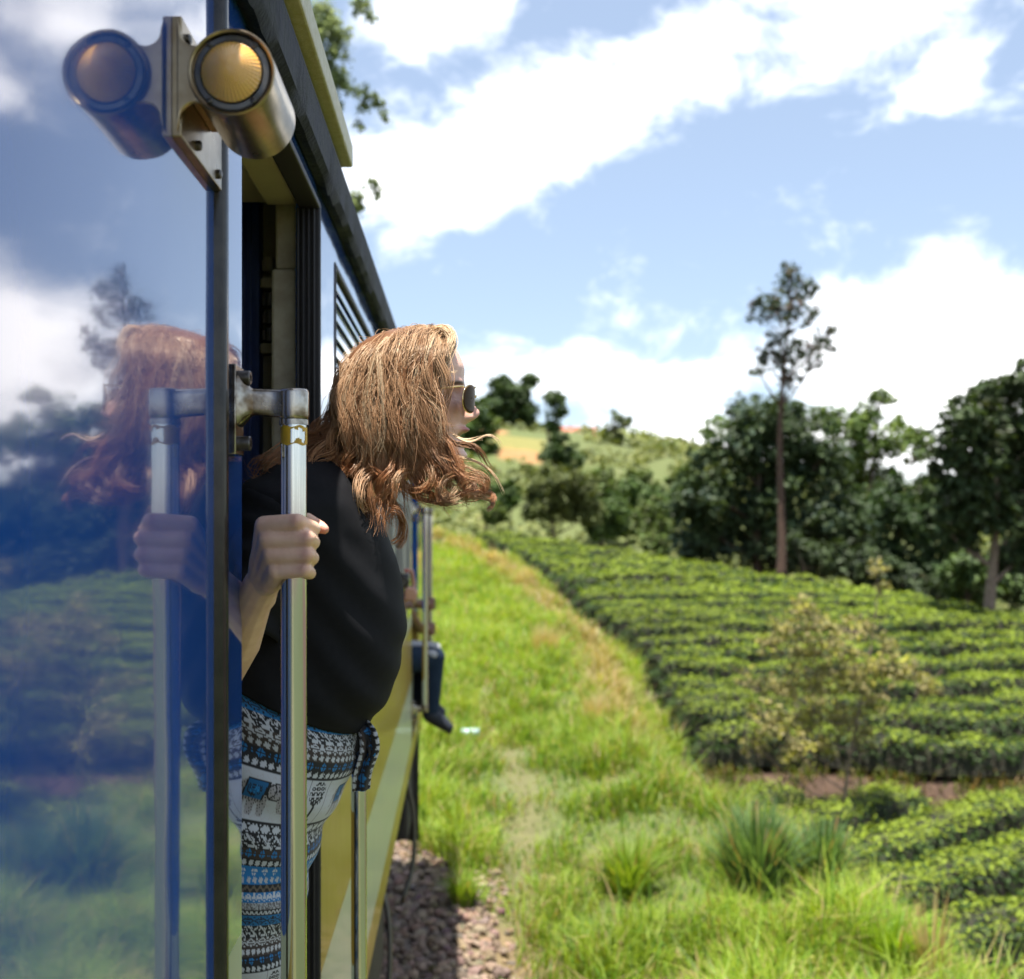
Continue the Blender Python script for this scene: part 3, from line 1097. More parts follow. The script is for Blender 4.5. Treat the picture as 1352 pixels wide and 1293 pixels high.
# weeds along the foot of the upper tea field
r = np.random.default_rng(58)
n = 9000
x, y = r.uniform(2.6, 10, n), 0
y = 13.55 - .08 * (x - 6) + r.normal(.30, .26, n)
pt = np.stack([x, y, 0 * x], 1)
ok = r.random(n) < np.clip(.40 + 1.1 * sn(pt, 2.6, 2), .04, 1)
x, y = x[ok], y[ok]
n = len(x)
u = r.random((n, 1))
c = np.array([.075, .12, .02]) * (1 - u) + np.array([.19, .22, .04]) * u
c = np.where(r.random((n, 1)) < .35, np.array([.28, .20, .10]) * (.5 + .7 * u), c)
V, F, C = blades(x, y, r.uniform(.08, .32, n), r.uniform(.012, .03, n), r.uniform(.2, 1, n), c, None, seed=9)
F = F + sum(len(q) for q in allV)
allV.append(V)
allF.append(F)
allC.append(C)
gr = npm('grass', np.vstack(allV), np.vstack(allF), M['grass'], None, False, np.vstack(allC))
tag(gr, 'bright green and straw coloured grass verge between the train and the tea', 'grass', kind='stuff')

# ---- tussocks and straw stalks standing out of the verge
tl = [  # px, Y, height, spread, blades, kind, label
    (1000, 6.9, .80, .42, 620, 'b', 'large blue green tussock of broad arching blades on the verge'),
    (1085, 7.2, .62, .32, 300, 'b', 'medium blue green tussock leaning over the tea bank beside the large one'),
    (830, 7.3, .50, .36, 380, 'g', 'dense lime tussock on the verge between worn path and large tussock'),
    (600, 8.1, .36, .20, 240, 'g', 'lime tuft growing out of the ballast edge next to the carriage'),
    (610, 6.6, .30, .18, 220, 'g', 'pale yellow green tuft spreading over the ballast stones'),
    (1180, 5.9, .40, .40, 420, 'y', 'bright lime weedy clump at the top of the tea bank'),
    (790, 12.5, .55, .40, 260, 'd', 'straw dry grass clump on the verge above the ditch'),
    (720, 19, .8, .6, 260, 'd', 'straw dry grass clump farther along the bare earth bank'),
    (1230, 5.6, .62, .22, 50, 'd', 'few bent straw stalks beside the weedy clump'),
]
kinds = {'b': ([.085, .165, .060], [.16, .25, .095], .020, .75), 'g': ([.13, .24, .02], [.26, .35, .04], .011, .9), 'y': ([.17, .30, .02], [.25, .38, .04], .016, .8), 'd': ([.38, .28, .12], [.52, .42, .20], .009, .55)}
for i, (px_, Y, h, sp, nb, kd, lab) in enumerate(tl):
    r = np.random.default_rng(90 + i)
    X = (px_ - VPX) / F_PX * Y
    gz = float(ground_h(X, Y))
    c1, c2, w, lean = kinds[kd]
    n = nb
    ang = r.uniform(0, 6.283, n)
    rad = sp * .35 * np.sqrt(r.random(n))
    hb = h * r.uniform(.55, 1.05, n)
    tilt = r.uniform(.15, lean, n)
    Vt, Ft, Ct = [], [], []
    S = 6
    for k in range(S + 1):
        s_ = k / S
        rr = rad + sp * .9 * tilt * s_ ** 1.8
        zz = gz - .02 + hb * (s_ - .42 * tilt * s_ ** 2.6)
        ww = w * (1 - s_ ** 2.2) * .5 + .0006
        cx, cy = X + np.cos(ang) * rr, Y + np.sin(ang) * rr
        tx, ty = -np.sin(ang), np.cos(ang)
        Vt.append(np.stack([cx - tx * ww, cy - ty * ww, zz], 1))
        Vt.append(np.stack([cx + tx * ww, cy + ty * ww, zz], 1))
    VV = np.stack(Vt, 1)
    b = (np.arange(n) * 2 * (S + 1))[:, None, None]
    q_ = np.array([[2 * k, 2 * k + 1, 2 * k + 3, 2 * k + 2] for k in range(S)])[None]
    FF = (b + q_).reshape(-1, 4)
    u = r.random((n, 1))
    cc = np.array(c1) * (1 - u) + np.array(c2) * u
    deadb = (r.random(n) < .10)[:, None]
    cc = np.where(deadb, np.array([.36, .25, .12]), cc)
    CC = np.repeat(cc[:, None], 2 * (S + 1), 1)
    o = npm('grass_tussock', VV.reshape(-1, 3), FF, M['grass'], None, True, CC.reshape(-1, 3))
    tag(o, lab, 'grass clump', 'tussocks on the verge')

# a scrap of pale plastic litter
mb = MB()
lx, ly, _ = P(620, 985, 11.4)
V, F = [], []
for j in range(7):
    for i in range(9):
        V.append((lx - .10 + .2 * i / 8, ly - .07 + .14 * j / 6, float(ground_h(lx, ly)) + .12 + .03 * math.sin(i * 1.9 + j) + .03 * math.cos(j * 2.3)))
F = [(j * 9 + i, j * 9 + i + 1, (j + 1) * 9 + i + 1, (j + 1) * 9 + i) for j in range(6) for i in range(8)]
mb.add(V, F)
o = mb.build('plastic_scrap', pmat('litter_plastic', (.55, .72, .78), .35), None, smooth=True)
sm = o.modifiers.new('thick', 'SOLIDIFY')
sm.thickness = .004
tag(o, 'crumpled pale blue plastic scrap lying in the grass', 'litter')

# ================================================================== TEA
M['tea'] = leafmat('tea_leaves', .30, .55, (1.2, 1.25, .5), .25)
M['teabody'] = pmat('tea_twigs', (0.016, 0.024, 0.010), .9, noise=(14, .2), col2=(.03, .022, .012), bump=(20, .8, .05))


def leafquads(pos, nrm, size, col, seed, asp=.48):
    """diamond leaves at pos; nrm = preferred facing; jittered"""
    r = np.random.default_rng(seed)
    n = len(pos)
    d = r.normal(size=(n, 3))
    nn = nrm + d * .55
    nn /= np.linalg.norm(nn, axis=1, keepdims=True)
    t = np.cross(nn, r.normal(size=(n, 3)))
    t /= np.linalg.norm(t, axis=1, keepdims=True) + 1e-9
    b = np.cross(nn, t)
    s_ = size[:, None]
    V = np.stack([pos - t * s_ * .5, pos + b * s_ * asp * .5 + nn * s_ * .06, pos + t * s_ * .5, pos - b * s_ * asp * .5 + nn * s_ * .06], 1).reshape(-1, 3)
    F = np.arange(4 * n).reshape(n, 4)
    return V, F, np.repeat(col, 4, 0)


def tea_row(path, width, height, lsize, dens, label, group, seed):
    r = np.random.default_rng(seed)
    path = np.asarray(path, float)
    seg = np.linalg.norm(np.diff(path[:, :2], axis=0), axis=1)
    s = np.concatenate([[0], np.cumsum(seg)])
    L = s[-1]
    NP = max(8, int(L / .22))
    tt = np.linspace(0, L, NP)
    px_, py_ = np.interp(tt, s, path[:, 0]), np.interp(tt, s, path[:, 1])
    tx, ty = np.gradient(px_), np.gradient(py_)
    nl = np.hypot(tx, ty)
    tx, ty = tx / nl, ty / nl

    def surf(q, a):
        """q metres along, a angle 0..pi over the hedge -> position, normal"""
        cx, cy = np.interp(q, tt, px_), np.interp(q, tt, py_)
        dx, dy = np.interp(q, tt, tx), np.interp(q, tt, ty)
        p3 = np.stack([cx, cy, 0 * cx], 1)
        bush = .5 + .5 * np.abs(np.sin(q * 3.4 + seed + .7 * np.sin(q * 1.3)))       # single bushes swell and dip
        wv = width * (.86 + .20 * bush + .10 * sn(p3, 2.5, 2))
        hv = height * (.80 + .20 * bush + .16 * sn(p3, 1.9, 2))
        endt = np.clip(np.minimum(q, L - q) / .35, .12, 1) ** .5
        u = np.cos(a)
        lat = np.sign(u) * np.abs(u) ** .7 * wv / 2 * endt
        up = np.abs(np.sin(a)) ** .45 * hv * endt
        gz = ground_h(cx, cy)
        pos = np.stack([cx - dy * lat, cy + dx * lat, gz + up], 1)
        nr = np.stack([-dy * u, dx * u, np.sin(a) + .25], 1)
        nr /= np.linalg.norm(nr, axis=1, keepdims=True)
        return pos, nr, up / height
    root = thing('tea_hedge', label, 'tea row', (float(px_[NP // 2]), float(py_[NP // 2]), float(ground_h(px_[NP // 2], py_[NP // 2]))), group)
    NA = 9
    aa = np.linspace(.02, math.pi - .02, NA)
    Q, A = np.meshgrid(tt, aa, indexing='ij')
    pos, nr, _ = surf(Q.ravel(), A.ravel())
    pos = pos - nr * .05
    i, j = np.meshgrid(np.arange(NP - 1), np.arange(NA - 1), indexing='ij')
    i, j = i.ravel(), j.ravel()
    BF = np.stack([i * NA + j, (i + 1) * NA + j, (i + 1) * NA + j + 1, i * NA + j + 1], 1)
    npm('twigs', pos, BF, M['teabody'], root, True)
    n = int(L * (width + 1.1 * height) * dens)
    q = r.uniform(0, L, n)
    a = np.arccos(np.clip(r.uniform(-1.0, 1.0, n), -1, 1))
    pos, nr, rel = surf(q, a)
    pos = pos + nr * r.normal(.0, .035, n)[:, None] + r.normal(0, .01, (n, 3))
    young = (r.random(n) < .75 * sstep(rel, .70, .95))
    old_shaded = np.array([.022, .046, .009])  # old leaves darkened further, painting shade on the row sides
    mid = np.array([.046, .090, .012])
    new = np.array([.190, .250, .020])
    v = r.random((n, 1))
    c = np.where(young[:, None], new * (.65 + .7 * v), (old_shaded * (1 - v) + mid * v))
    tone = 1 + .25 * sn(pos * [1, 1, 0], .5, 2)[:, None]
    nr2 = nr.copy()
    nr2[:, 2] += .5
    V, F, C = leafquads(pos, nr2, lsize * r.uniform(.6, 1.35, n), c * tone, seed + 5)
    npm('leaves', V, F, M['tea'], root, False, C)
    return root


# upper field, rows across the slope
Yk = 14.45
k = 0
ord_ = 'first second third fourth fifth sixth seventh eighth ninth tenth eleventh twelfth thirteenth fourteenth fifteenth sixteenth seventeenth eighteenth nineteenth twentieth'.split()
ord_ += ['twenty ' + w for w in ord_[:9]] + ['thirtieth'] + ['thirty ' + w for w in ord_[:9]]
while Yk < 57:
    rowY = Yk
    pts = []
    x0 = float(edge_x(rowY)) + .22
    xcr = (62 - rowY) / 2.5 + .8
    x1 = min(xcr, .565 * rowY + 1.6)
    r_ = random.Random(k)
    if x1 - x0 > 1.5:
        for x in np.linspace(x0, x1, max(6, int((x1 - x0) / .6))):
            pts.append((x, rowY + .28 * math.sin(x * .55 + k * .35) + .10 * math.sin(x * 1.7 + k * 2.1) + .03 * (x - 6)))
        near = rowY < 22
        ls = .075 if rowY < 20 else (.095 if rowY < 30 else .15)
        dn = 520 if rowY < 20 else (330 if rowY < 30 else 150)
        if k == 0:
            lab = 'clipped tea hedge row along the brown earth bank at the foot of the upper field'
        else:
            lab = 'clipped tea hedge row across the slope, %s up from the brown earth bank' % ord_[k]
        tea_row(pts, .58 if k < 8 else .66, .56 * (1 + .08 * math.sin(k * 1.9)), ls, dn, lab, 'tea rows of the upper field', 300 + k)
    Yk += (1.30 + .012 * k) if k != 4 else 1.85
    k += 1
# lower field, rows running away to the right
for k in range(9):
    ax, ay = 3.55 + .02 * k, 5.2 + 1.12 * k
    x0 = float(edge_x(ay)) + .45
    pts = []
    ys_ = 13.75
    for x in np.linspace(x0, 9.6, 18):
        y = ay + (x - x0) * .62 + .10 * math.sin(x * 1.3 + k)
        if y > ys_ + .08 * (6 - x):
            break
        pts.append((x, y))
    if len(pts) >= 5:
        lab = 'low tea hedge row below the earth bank, %s out from the weedy clump' % ord_[k]
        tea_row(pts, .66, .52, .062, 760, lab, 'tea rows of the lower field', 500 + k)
    elif len(pts) >= 2:
        tea_row(pts, .8, .5, .062, 760, 'short end of a tea row wedged under the earth bank', 'tea rows of the lower field', 500 + k)
# ================================================================== TREES AND FAR BUILDINGS
M['leaf'] = leafmat('tree_leaves', .28, .55, (1.2, 1.2, .5), .28)
M['leafthin'] = leafmat('thin_leaves', .6, .55, (1.3, 1.25, .8), .28)
M['bark'] = pmat('bark', (.12, .085, .06), .9, noise=(10, .25), col2=(.06, .045, .03), bump=(25, .8, .03), stretch=(1, 1, .25))
M['barkred'] = pmat('red_brown_bark', (.10, .055, .035), .9, noise=(10, .25), col2=(.06, .035, .025), bump=(25, .8, .03))
M['barkpale'] = pmat('pale_bark', (.24, .18, .13), .9, noise=(10, .25), col2=(.15, .11, .08), bump=(25, .8, .03))


def tree(name, label, Y, base_px, blobs, nleaf, lsize, cols, bark='bark', trunk_r=.14, cat='tree', group=None, seed=1, shell=.55, droop=.0, lm='leaf', top=None, depth=1.0, base=None, limb=True, sat=4):
    """blobs: (photo x, photo y, radius px[, dY]) at distance Y; leaves spread through their volume; limbs reach each blob"""
    r = np.random.default_rng(seed)
    if base is None:
        bx = (base_px - VPX) / F_PX * Y
        base = (bx, Y, float(ground_h(bx, Y)) - .05)
    base = np.array(base, float)
    root = thing(name, label, cat, tuple(base), group)
    cs, rs = [], []
    for b in blobs:
        dY = b[3] if len(b) > 3 else r.normal(0, .35) * b[2] / F_PX * Y * 1.2
        cs.append(P(b[0], b[1], Y + dY))
        rs.append(b[2] / F_PX * Y)
    cs, rs = np.array(cs), np.array(rs)
    ncore = len(cs)
    if sat:
        # satellites break the outline of every mass
        ex, er = [], []
        for c_, r_2 in zip(cs, rs):
            for _ in range(sat):
                d_ = r.normal(size=3) * [1, 1, .8]
                d_ /= np.linalg.norm(d_)
                ex.append(c_ + d_ * r_2 * r.uniform(.75, 1.15))
                er.append(r_2 * r.uniform(.22, .42))
        cs, rs = np.vstack([cs, ex]), np.concatenate([rs, er])
    tp = np.array(P(*top, Y)) if top else cs[np.argmax(cs[:, 2])]
    # trunk and limbs
    h = tp[2] - base[2]
    tr = []
    for k in range(15):
        t_ = k / 14
        p = base * (1 - t_) + tp * t_
        p = p + np.array([math.sin(t_ * 5 + seed), math.cos(t_ * 4 + seed * 2), 0]) * .012 * h * t_ * (1 - t_) * 4
        tr.append(p)
    tr = np.array(tr)
    rad = trunk_r * (1 - .88 * np.linspace(0, 1, 15) ** .8)
    rad[0] *= 1.35
    mb = MB()
    mb.tube(tr, rad, 9)
    if limb:
        for c, rr in zip(cs[:ncore], rs[:ncore]):
            j = int(np.clip((c[2] - base[2] - np.linalg.norm(c[:2] - base[:2]) * .6) / max(h, .1) * 14, 2, 13))
            s_ = tr[j]
            mid = s_ * .5 + c * .5 + np.array([0, 0, -.06 * np.linalg.norm(c - s_)])
            pts = spline([s_, mid, c, c + (c - mid) * .4], 9)
            mb.tube(pts, np.linspace(min(rad[j] * .55, .10), .012 * Y / 35, 9), 5, False)
            for q in range(4):
                d = r.normal(size=3)
                d /= np.linalg.norm(d)
                mb.tube([mid * .4 + c * .6, c + d * rr * .5, c + d * rr * .95], [.02 * Y / 40, .012 * Y / 40, .005 * Y / 40], 4, False)
    mb.build('trunk', M[bark], root, smooth=True)
    w = rs ** 2.1
    n = nleaf
    bi = r.choice(len(cs), n, p=w / w.sum())
    d = r.normal(size=(n, 3))
    d /= np.linalg.norm(d, axis=1, keepdims=True)
    # sub-clumps give light and dark masses and an uneven outline
    nc = 46
    sub = r.normal(size=(len(cs), nc, 3))
    sub /= np.linalg.norm(sub, axis=2, keepdims=True)
    sub *= (shell + (1 - shell) * r.random((len(cs), nc, 1))) * r.uniform(.55, 1.12, (len(cs), nc, 1))
    si = r.integers(0, nc, n)
    off = sub[bi, si] + d * (r.random(n) ** .6 * .42)[:, None]
    pos = cs[bi] + off * rs[bi][:, None] * np.array([1, depth, .88])
    pos[:, 2] -= droop * rs[bi] * np.linalg.norm(off[:, :2], axis=1) ** 2
    tone = r.uniform(.7, 1.3, (len(cs), nc))[bi, si]
    c1, c2 = np.array(cols[0]), np.array(cols[1])
    u = r.random((n, 1))
    C = (c1 * (1 - u) + c2 * u) * tone[:, None]
    if len(cols) > 2:
        m_ = (r.random((len(cs), nc))[bi, si] < cols[3])
        C = np.where(m_[:, None], np.array(cols[2]) * (.7 + .6 * u), C)
    nr = off / (np.linalg.norm(off, axis=1, keepdims=True) + 1e-6) * .6
    nr[:, 2] += .7
    V, F, CC = leafquads(pos, nr, lsize * r.uniform(.6, 1.4, n), C, seed + 3, asp=.5)
    npm('crown', V, F, M[lm], root, False, CC)
    return root


dk1, dk2 = (.034, .058, .022), (.068, .100, .036)
md1, md2 = (.040, .075, .020), (.085, .135, .030)
lt1, lt2 = (.085, .14, .028), (.15, .21, .045)
ol1, ol2 = (.10, .115, .035), (.18, .175, .06)

tree('slender_tree', 'tall slender tree with thin bare trunk and sparse crown on the tea crest', 35, 1030,
     [(1042, 362, 22), (1050, 385, 26), (1018, 398, 22), (1072, 382, 15), (1008, 418, 18), (1040, 415, 28), (1075, 412, 16), (1030, 448, 20), (1085, 448, 20), (1098, 436, 12), (1008, 470, 16), (1030, 472, 24), (1062, 462, 24), (1002, 490, 12), (1045, 500, 20), (1075, 480, 16)],
     3000, .17, (dk1, (.045, .06, .030), (.10, .06, .05), .14), 'barkred', .17, seed=21, shell=.35, top=(1043, 352), group=None)
tree('shade_tree', 'broad dense dark green tree massed behind the slender tree', 44, 1005,
     [(1005, 560, 40), (965, 590, 44), (1045, 575, 44), (1085, 610, 44), (1010, 625, 62), (935, 640, 44), (905, 672, 30), (960, 680, 55), (1055, 670, 58), (1105, 690, 44), (1010, 715, 55), (925, 715, 42), (1085, 730, 44), (985, 545, 26), (1035, 548, 28)],
     21000, .32, (dk1, dk2, (.045, .075, .045), .20), 'bark', .30, seed=22)
tree('feathery_tree', 'light green feathery tree with open spreading branches rising over the shade tree', 52, 1120,
     [(1085, 548, 20), (1110, 562, 32), (1145, 545, 30), (1165, 525, 18), (1135, 590, 40), (1175, 585, 30), (1205, 575, 24), (1185, 560, 16), (1150, 630, 36), (1110, 620, 30), (1215, 600, 18), (1225, 585, 12), (935, 572, 16), (955, 560, 14)],
     6500, .30, (md2, lt1, lt2, .25), 'bark', .22, seed=23, shell=.4)
tree('understory_tree', 'mid green bushy tree filling the gap between the two dark trees', 48, 1185,
     [(1150, 670, 42), (1195, 660, 40), (1225, 690, 40), (1180, 710, 52), (1130, 710, 38), (1240, 735, 36), (1165, 750, 42), (1215, 760, 40), (1260, 770, 30)],
     11000, .34, ((.028, .052, .018), md1), 'bark', .2, seed=24)
tree('broadleaf_tree', 'dark broad leaved tree with pale bare trunk at the end of the tea rows', 27, 1305,
     [(1290, 528, 26), (1315, 518, 24), (1345, 512, 30), (1268, 560, 34), (1310, 560, 42), (1350, 570, 44), (1250, 600, 28), (1285, 615, 44), (1330, 625, 48), (1235, 640, 28), (1265, 660, 38), (1310, 680, 38), (1355, 680, 44), (1240, 690, 24), (1275, 712, 26), (1345, 735, 30), (1375, 620, 40), (1395, 560, 40)],
     15000, .24, (dk1, dk2, (.050, .060, .030), .16), 'barkpale', .17, seed=25, top=(1318, 540))
tree('leafy_bush', 'yellow green bush behind the pale trunk of the broad leaved tree', 31, 1290,
     [(1275, 745, 26), (1300, 760, 28), (1262, 770, 24), (1330, 775, 24), (1290, 785, 22)], 3000, .22, (md1, md2), 'bark', .06, cat='bush', seed=26)
tree('dark_thicket', 'shadowy thicket at the foot of the shade tree', 40, 1120,
     [(1080, 735, 26), (1110, 740, 30), (1140, 748, 30), (1170, 760, 30), (1050, 725, 24), (1200, 772, 28)], 6000, .26, ((.012, .024, .010), dk2), 'bark', .08, cat='bush', seed=27)
tree('dark_thicket', 'dark hedge like thicket beyond the tea end behind the broad leaved tree', 34, 1345,
     [(1330, 745, 34), (1360, 735, 40), (1345, 775, 30), (1385, 770, 34), (1240, 775, 22)], 4500, .24, ((.012, .024, .010), dk2), 'bark', .08, cat='bush', seed=28)
# hill trees
tree('round_tree', 'dark tree clump crowning the hill above the orange terraces', 140, 672,
     [(662, 512, 20), (684, 522, 18), (692, 545, 20), (660, 540, 22), (700, 503, 12), (645, 555, 16), (680, 560, 20)], 6000, .85, (dk2, md1), 'bark', .5, seed=31)
tree('round_tree', 'green tree at the hill edge just beyond the face of the leaning woman', 118, 626,
     [(622, 540, 22), (632, 565, 24), (616, 570, 22), (628, 595, 24), (640, 600, 18), (622, 620, 24)], 6000, .75, (md1, md2), 'bark', .4, seed=32)
tree('slim_tree', 'slim upright tree standing between orange terrace and red roofed house', 104, 736,
     [(733, 526, 14), (736, 545, 12), (731, 562, 11), (737, 580, 12), (730, 598, 16), (745, 604, 22), (758, 608, 14), (738, 618, 18)], 4200, .55, (dk2, md1), 'bark', .3, seed=33)
tree('sparse_tree', 'thin sparse tree on the ridge right of the red roofed house', 132, 812,
     [(815, 552, 10), (825, 560, 8), (806, 566, 10), (816, 578, 10), (830, 553, 6)], 500, .6, (md1, ol1), 'bark', .18, seed=34)
tree('round_tree', 'small round green tree standing over the long white building', 165, 896,
     [(896, 592, 11), (890, 597, 9), (902, 598, 9)], 1600, .7, (md1, md2), 'bark', .2, seed=35)
tree('bushy_tree', 'olive green bushy tree with dark trunk below the terraces', 74, 741,
     [(740, 632, 26), (715, 645, 26), (765, 645, 26), (725, 668, 28), (758, 668, 30), (740, 655, 34), (705, 672, 20), (778, 678, 20)], 6500, .40, ((.065, .085, .024), (.135, .155, .045)), 'bark', .24, seed=36)
rs_ = random.Random(5)
hs = [(795, 640, 24, 92, 1), (825, 655, 26, 88, 0), (855, 640, 24, 98, 1), (880, 668, 26, 86, 0), (845, 690, 24, 78, 1), (805, 684, 26, 76, 0), (870, 705, 22, 74, 1), (905, 640, 24, 104, 1), (670, 655, 18, 88, 0), (690, 625, 14, 112, 1), (785, 612, 16, 126, 1), (850, 612, 16, 138, 0), (715, 575, 14, 140, 0), (760, 588, 13, 142, 1), (800, 588, 14, 145, 0), (640, 640, 20, 92, 0), (655, 678, 16, 74, 1)]
for i, (px_, py_, rr, Y, kk) in enumerate(hs):
    bl = [(px_ + rs_.uniform(-.7, .7) * rr, py_ + rs_.uniform(-.6, .6) * rr, rr * rs_.uniform(.5, .8)) for _ in range(6)]
    tree('hill_shrub', ['dark green shrub on the hillside behind the tea', 'yellow green feathery shrub on the hillside behind the tea'][kk], Y, px_, bl, 2200, .0058 * Y, ((md1, md2) if kk == 0 else (ol1, lt1)), 'bark', .12, cat='shrub', group=['dark hillside shrubs', 'yellow green hillside shrubs'][kk], seed=60 + i, limb=False)
# bamboo-like light undergrowth covering the slope as one mass
r = np.random.default_rng(77)
n = 26000
sy = r.uniform(66, 150, n)
sxx = sy * r.uniform(-.05, .55, n)
mk = (sn(np.stack([sxx, sy, 0 * sy], 1), .35, 2) > -.15) & ~((sxx > 1.5) & (sxx < 10) & (sy > 112) & (sy < 134))
sxx, sy = sxx[mk], sy[mk]
n = len(sy)
pos = np.stack([sxx, sy, ground_h(sxx, sy) + np.abs(r.normal(0, .8, n)) * (.6 + .5 * sn(np.stack([sxx, sy, 0 * sy], 1), .5, 2))], 1)
u = r.random((n, 1))
C = np.array([.085, .115, .028]) * (1 - u) + np.array([.19, .20, .055]) * u
C *= (1 + .35 * sn(pos, .2, 2))[:, None]
V, F, CC = leafquads(pos, np.tile([0, -.4, .8], (n, 1)), .0075 * sy * r.uniform(.5, 1.3, n), C, 78, .6)
o = npm('hillside_scrub', V, F, M['leaf'], None, False, CC)
tag(o, 'mixed green and straw scrub covering the hillside', 'scrub', kind='stuff')

# sapling standing in the tea
sap = tree('young_tree', 'wispy young tree with olive and tan leaves standing among the tea rows', 12.6, 1108,
           [(1158, 752, 17, 0), (1162, 775, 14, 0), (1062, 805, 26), (1085, 822, 21), (1040, 830, 29), (1140, 830, 29), (1100, 850, 31), (1060, 865, 31), (1015, 850, 21), (1165, 880, 31), (1195, 885, 29), (1225, 905, 21), (1125, 890, 34), (1080, 905, 36), (1035, 905, 31), (990, 900, 18), (1150, 925, 26), (1060, 950, 39), (1105, 945, 34), (1020, 955, 34), (1140, 965, 23), (1050, 990, 34), (1090, 985, 26), (1000, 985, 23), (1170, 850, 16)],
           7500, .058, ((.17, .17, .055), (.32, .265, .115), (.38, .36, .06), .18), 'barkpale', .028, seed=41, shell=.15, top=(1160, 760))
# tree hanging over the far side of the train
tree('overhanging_tree', 'tree with drooping leafy branches rising beyond the train roof', 20, None,
     [(420, 20, 35), (440, 45, 26), (428, 75, 35), (445, 105, 23), (418, 110, 26), (478, 8, 17), (490, 22, 10), (432, 128, 14), (470, 118, 12), (485, 125, 13), (497, 135, 12), (507, 152, 10), (478, 140, 10), (475, 165, 9), (445, 140, 12), (490, 240, 12), (498, 255, 10), (466, 262, 17), (474, 275, 10)],
     5200, .10, ((.12, .16, .09), (.22, .27, .15)), 'bark', .22, seed=42, shell=.3, droop=.4, base=(-6.2, 20.5, float(ground_h(-6.2, 20.5)) - .1), top=(330, 20), limb=False, lm='leafthin')

# ---- houses on the ridge
M['plaster'] = pmat('white_plaster', (.62, .60, .55), .8, noise=(.8, .3), col2=(.48, .46, .40))
M['tile'] = pmat('red_roof', (.42, .14, .09), .8, noise=(2, .3), col2=(.30, .09, .06))
M['hole'] = pmat('dark_window', (.03, .035, .04), .2)
M['greyroof'] = pmat('grey_sheet_roof', (.42, .42, .42), .6, noise=(1, .3))
h = thing('hill_house', 'white house with red tiled roof among trees on the ridge', 'house', P(768, 592, 146))
hx, hy, hz = P(768, 592, 146)
MB().box(hx - 2.6, hx + 1.8, hy, hy + 4, hz - 2, hz + 1.7).build('wall', M['plaster'], h)
mb = MB()
mb.extrude([(hy - .4, hz + 1.65), (hy + 4.4, hz + 1.65), (hy + 2, hz + 3.1)], 0, hx - 3.0, hx + 2.2)
mb.build('roof', M['tile'], h)
for k in range(3):
    w_ = MB().box(hx - 2.1 + 1.35 * k, hx - 1.3 + 1.35 * k, hy - .06, hy + .05, hz + .2, hz + 1.2).build('window', M['plaster'], h)
    MB().box(hx - 2.0 + 1.35 * k, hx - 1.4 + 1.35 * k, hy - .08, hy + .0, hz + .3, hz + 1.1).build('pane', M['hole'], w_)
h = thing('long_building', 'long low white building with a row of windows on the ridge', 'building', P(868, 622, 152))
hx, hy, hz = P(868, 622, 152)
MB().box(hx - 4.6, hx + 4.6, hy, hy + 5, hz - 2, hz + 2.4).build('wall', M['plaster'], h)
MB().box(hx - 4.9, hx + 4.9, hy - .4, hy + 5.4, hz + 2.4, hz + 2.7).build('roof', M['greyroof'], h)
for k in range(7):
    w_ = MB().box(hx - 4.1 + 1.22 * k, hx - 3.3 + 1.22 * k, hy - .06, hy + .05, hz + .9, hz + 1.9).build('window', M['plaster'], h)
    MB().box(hx - 4.0 + 1.22 * k, hx - 3.4 + 1.22 * k, hy - .08, hy + .0, hz + 1.0, hz + 1.8).build('pane', M['hole'], w_)
# ================================================================== PEOPLE
def skinmat(name, rough=.42, sss=.12):
    return pmat(name, (1, 1, 1), rough, attr=True, noise=(60, .25), col2=(.88, .82, .80), sss=sss, bump=(300, .22, .0012))


M['skin'] = skinmat('skin')
M['shirt'] = pmat('black_cotton', (.0058, .0060, .0078), .8, spec=.16, noise=(90, .3), col2=(.0085, .0085, .010), bump=(900, .12, .0006))


def hairmat():
    m = bpy.data.materials.new('hair')
    m.use_nodes = True
    t = m.node_tree
    q = NG(t)
    b = t.nodes['Principled BSDF']
    at = q.n('ShaderNodeAttribute', attribute_name='Col')
    q.put(b.inputs['Base Color'], at.outputs['Color'])
    b.inputs['Roughness'].default_value = .34
    b.inputs['Specular IOR Level'].default_value = .7
    b.inputs['Specular Tint'].default_value = (1, .85, .65, 1)
    tr = q.n('ShaderNodeBsdfTranslucent')
    q.put(tr.inputs[0], at.outputs['Color'])
    ms = q.n('ShaderNodeMixShader')
    ms.inputs[0].default_value = .30
    t.links.new(b.outputs[0], ms.inputs[1])
    t.links.new(tr.outputs[0], ms.inputs[2])
    t.links.new(ms.outputs[0], t.nodes['Material Output'].inputs[0])
    return m


M['hair'] = hairmat()

# ------------------------------------------------------------------ the woman's head
HX, HY, HZ = -.078, 1.65, .076            # ear axis at chin height
HROT = Matrix.Rotation(R(-3), 3, 'Z') @ Matrix.Rotation(R(-5), 3, 'Y')


def headpt(p):
    v = HROT @ Vector((p[0], p[1], p[2] - .1))
    return (HX + v.x, HY + v.y, HZ + .1 + v.z)


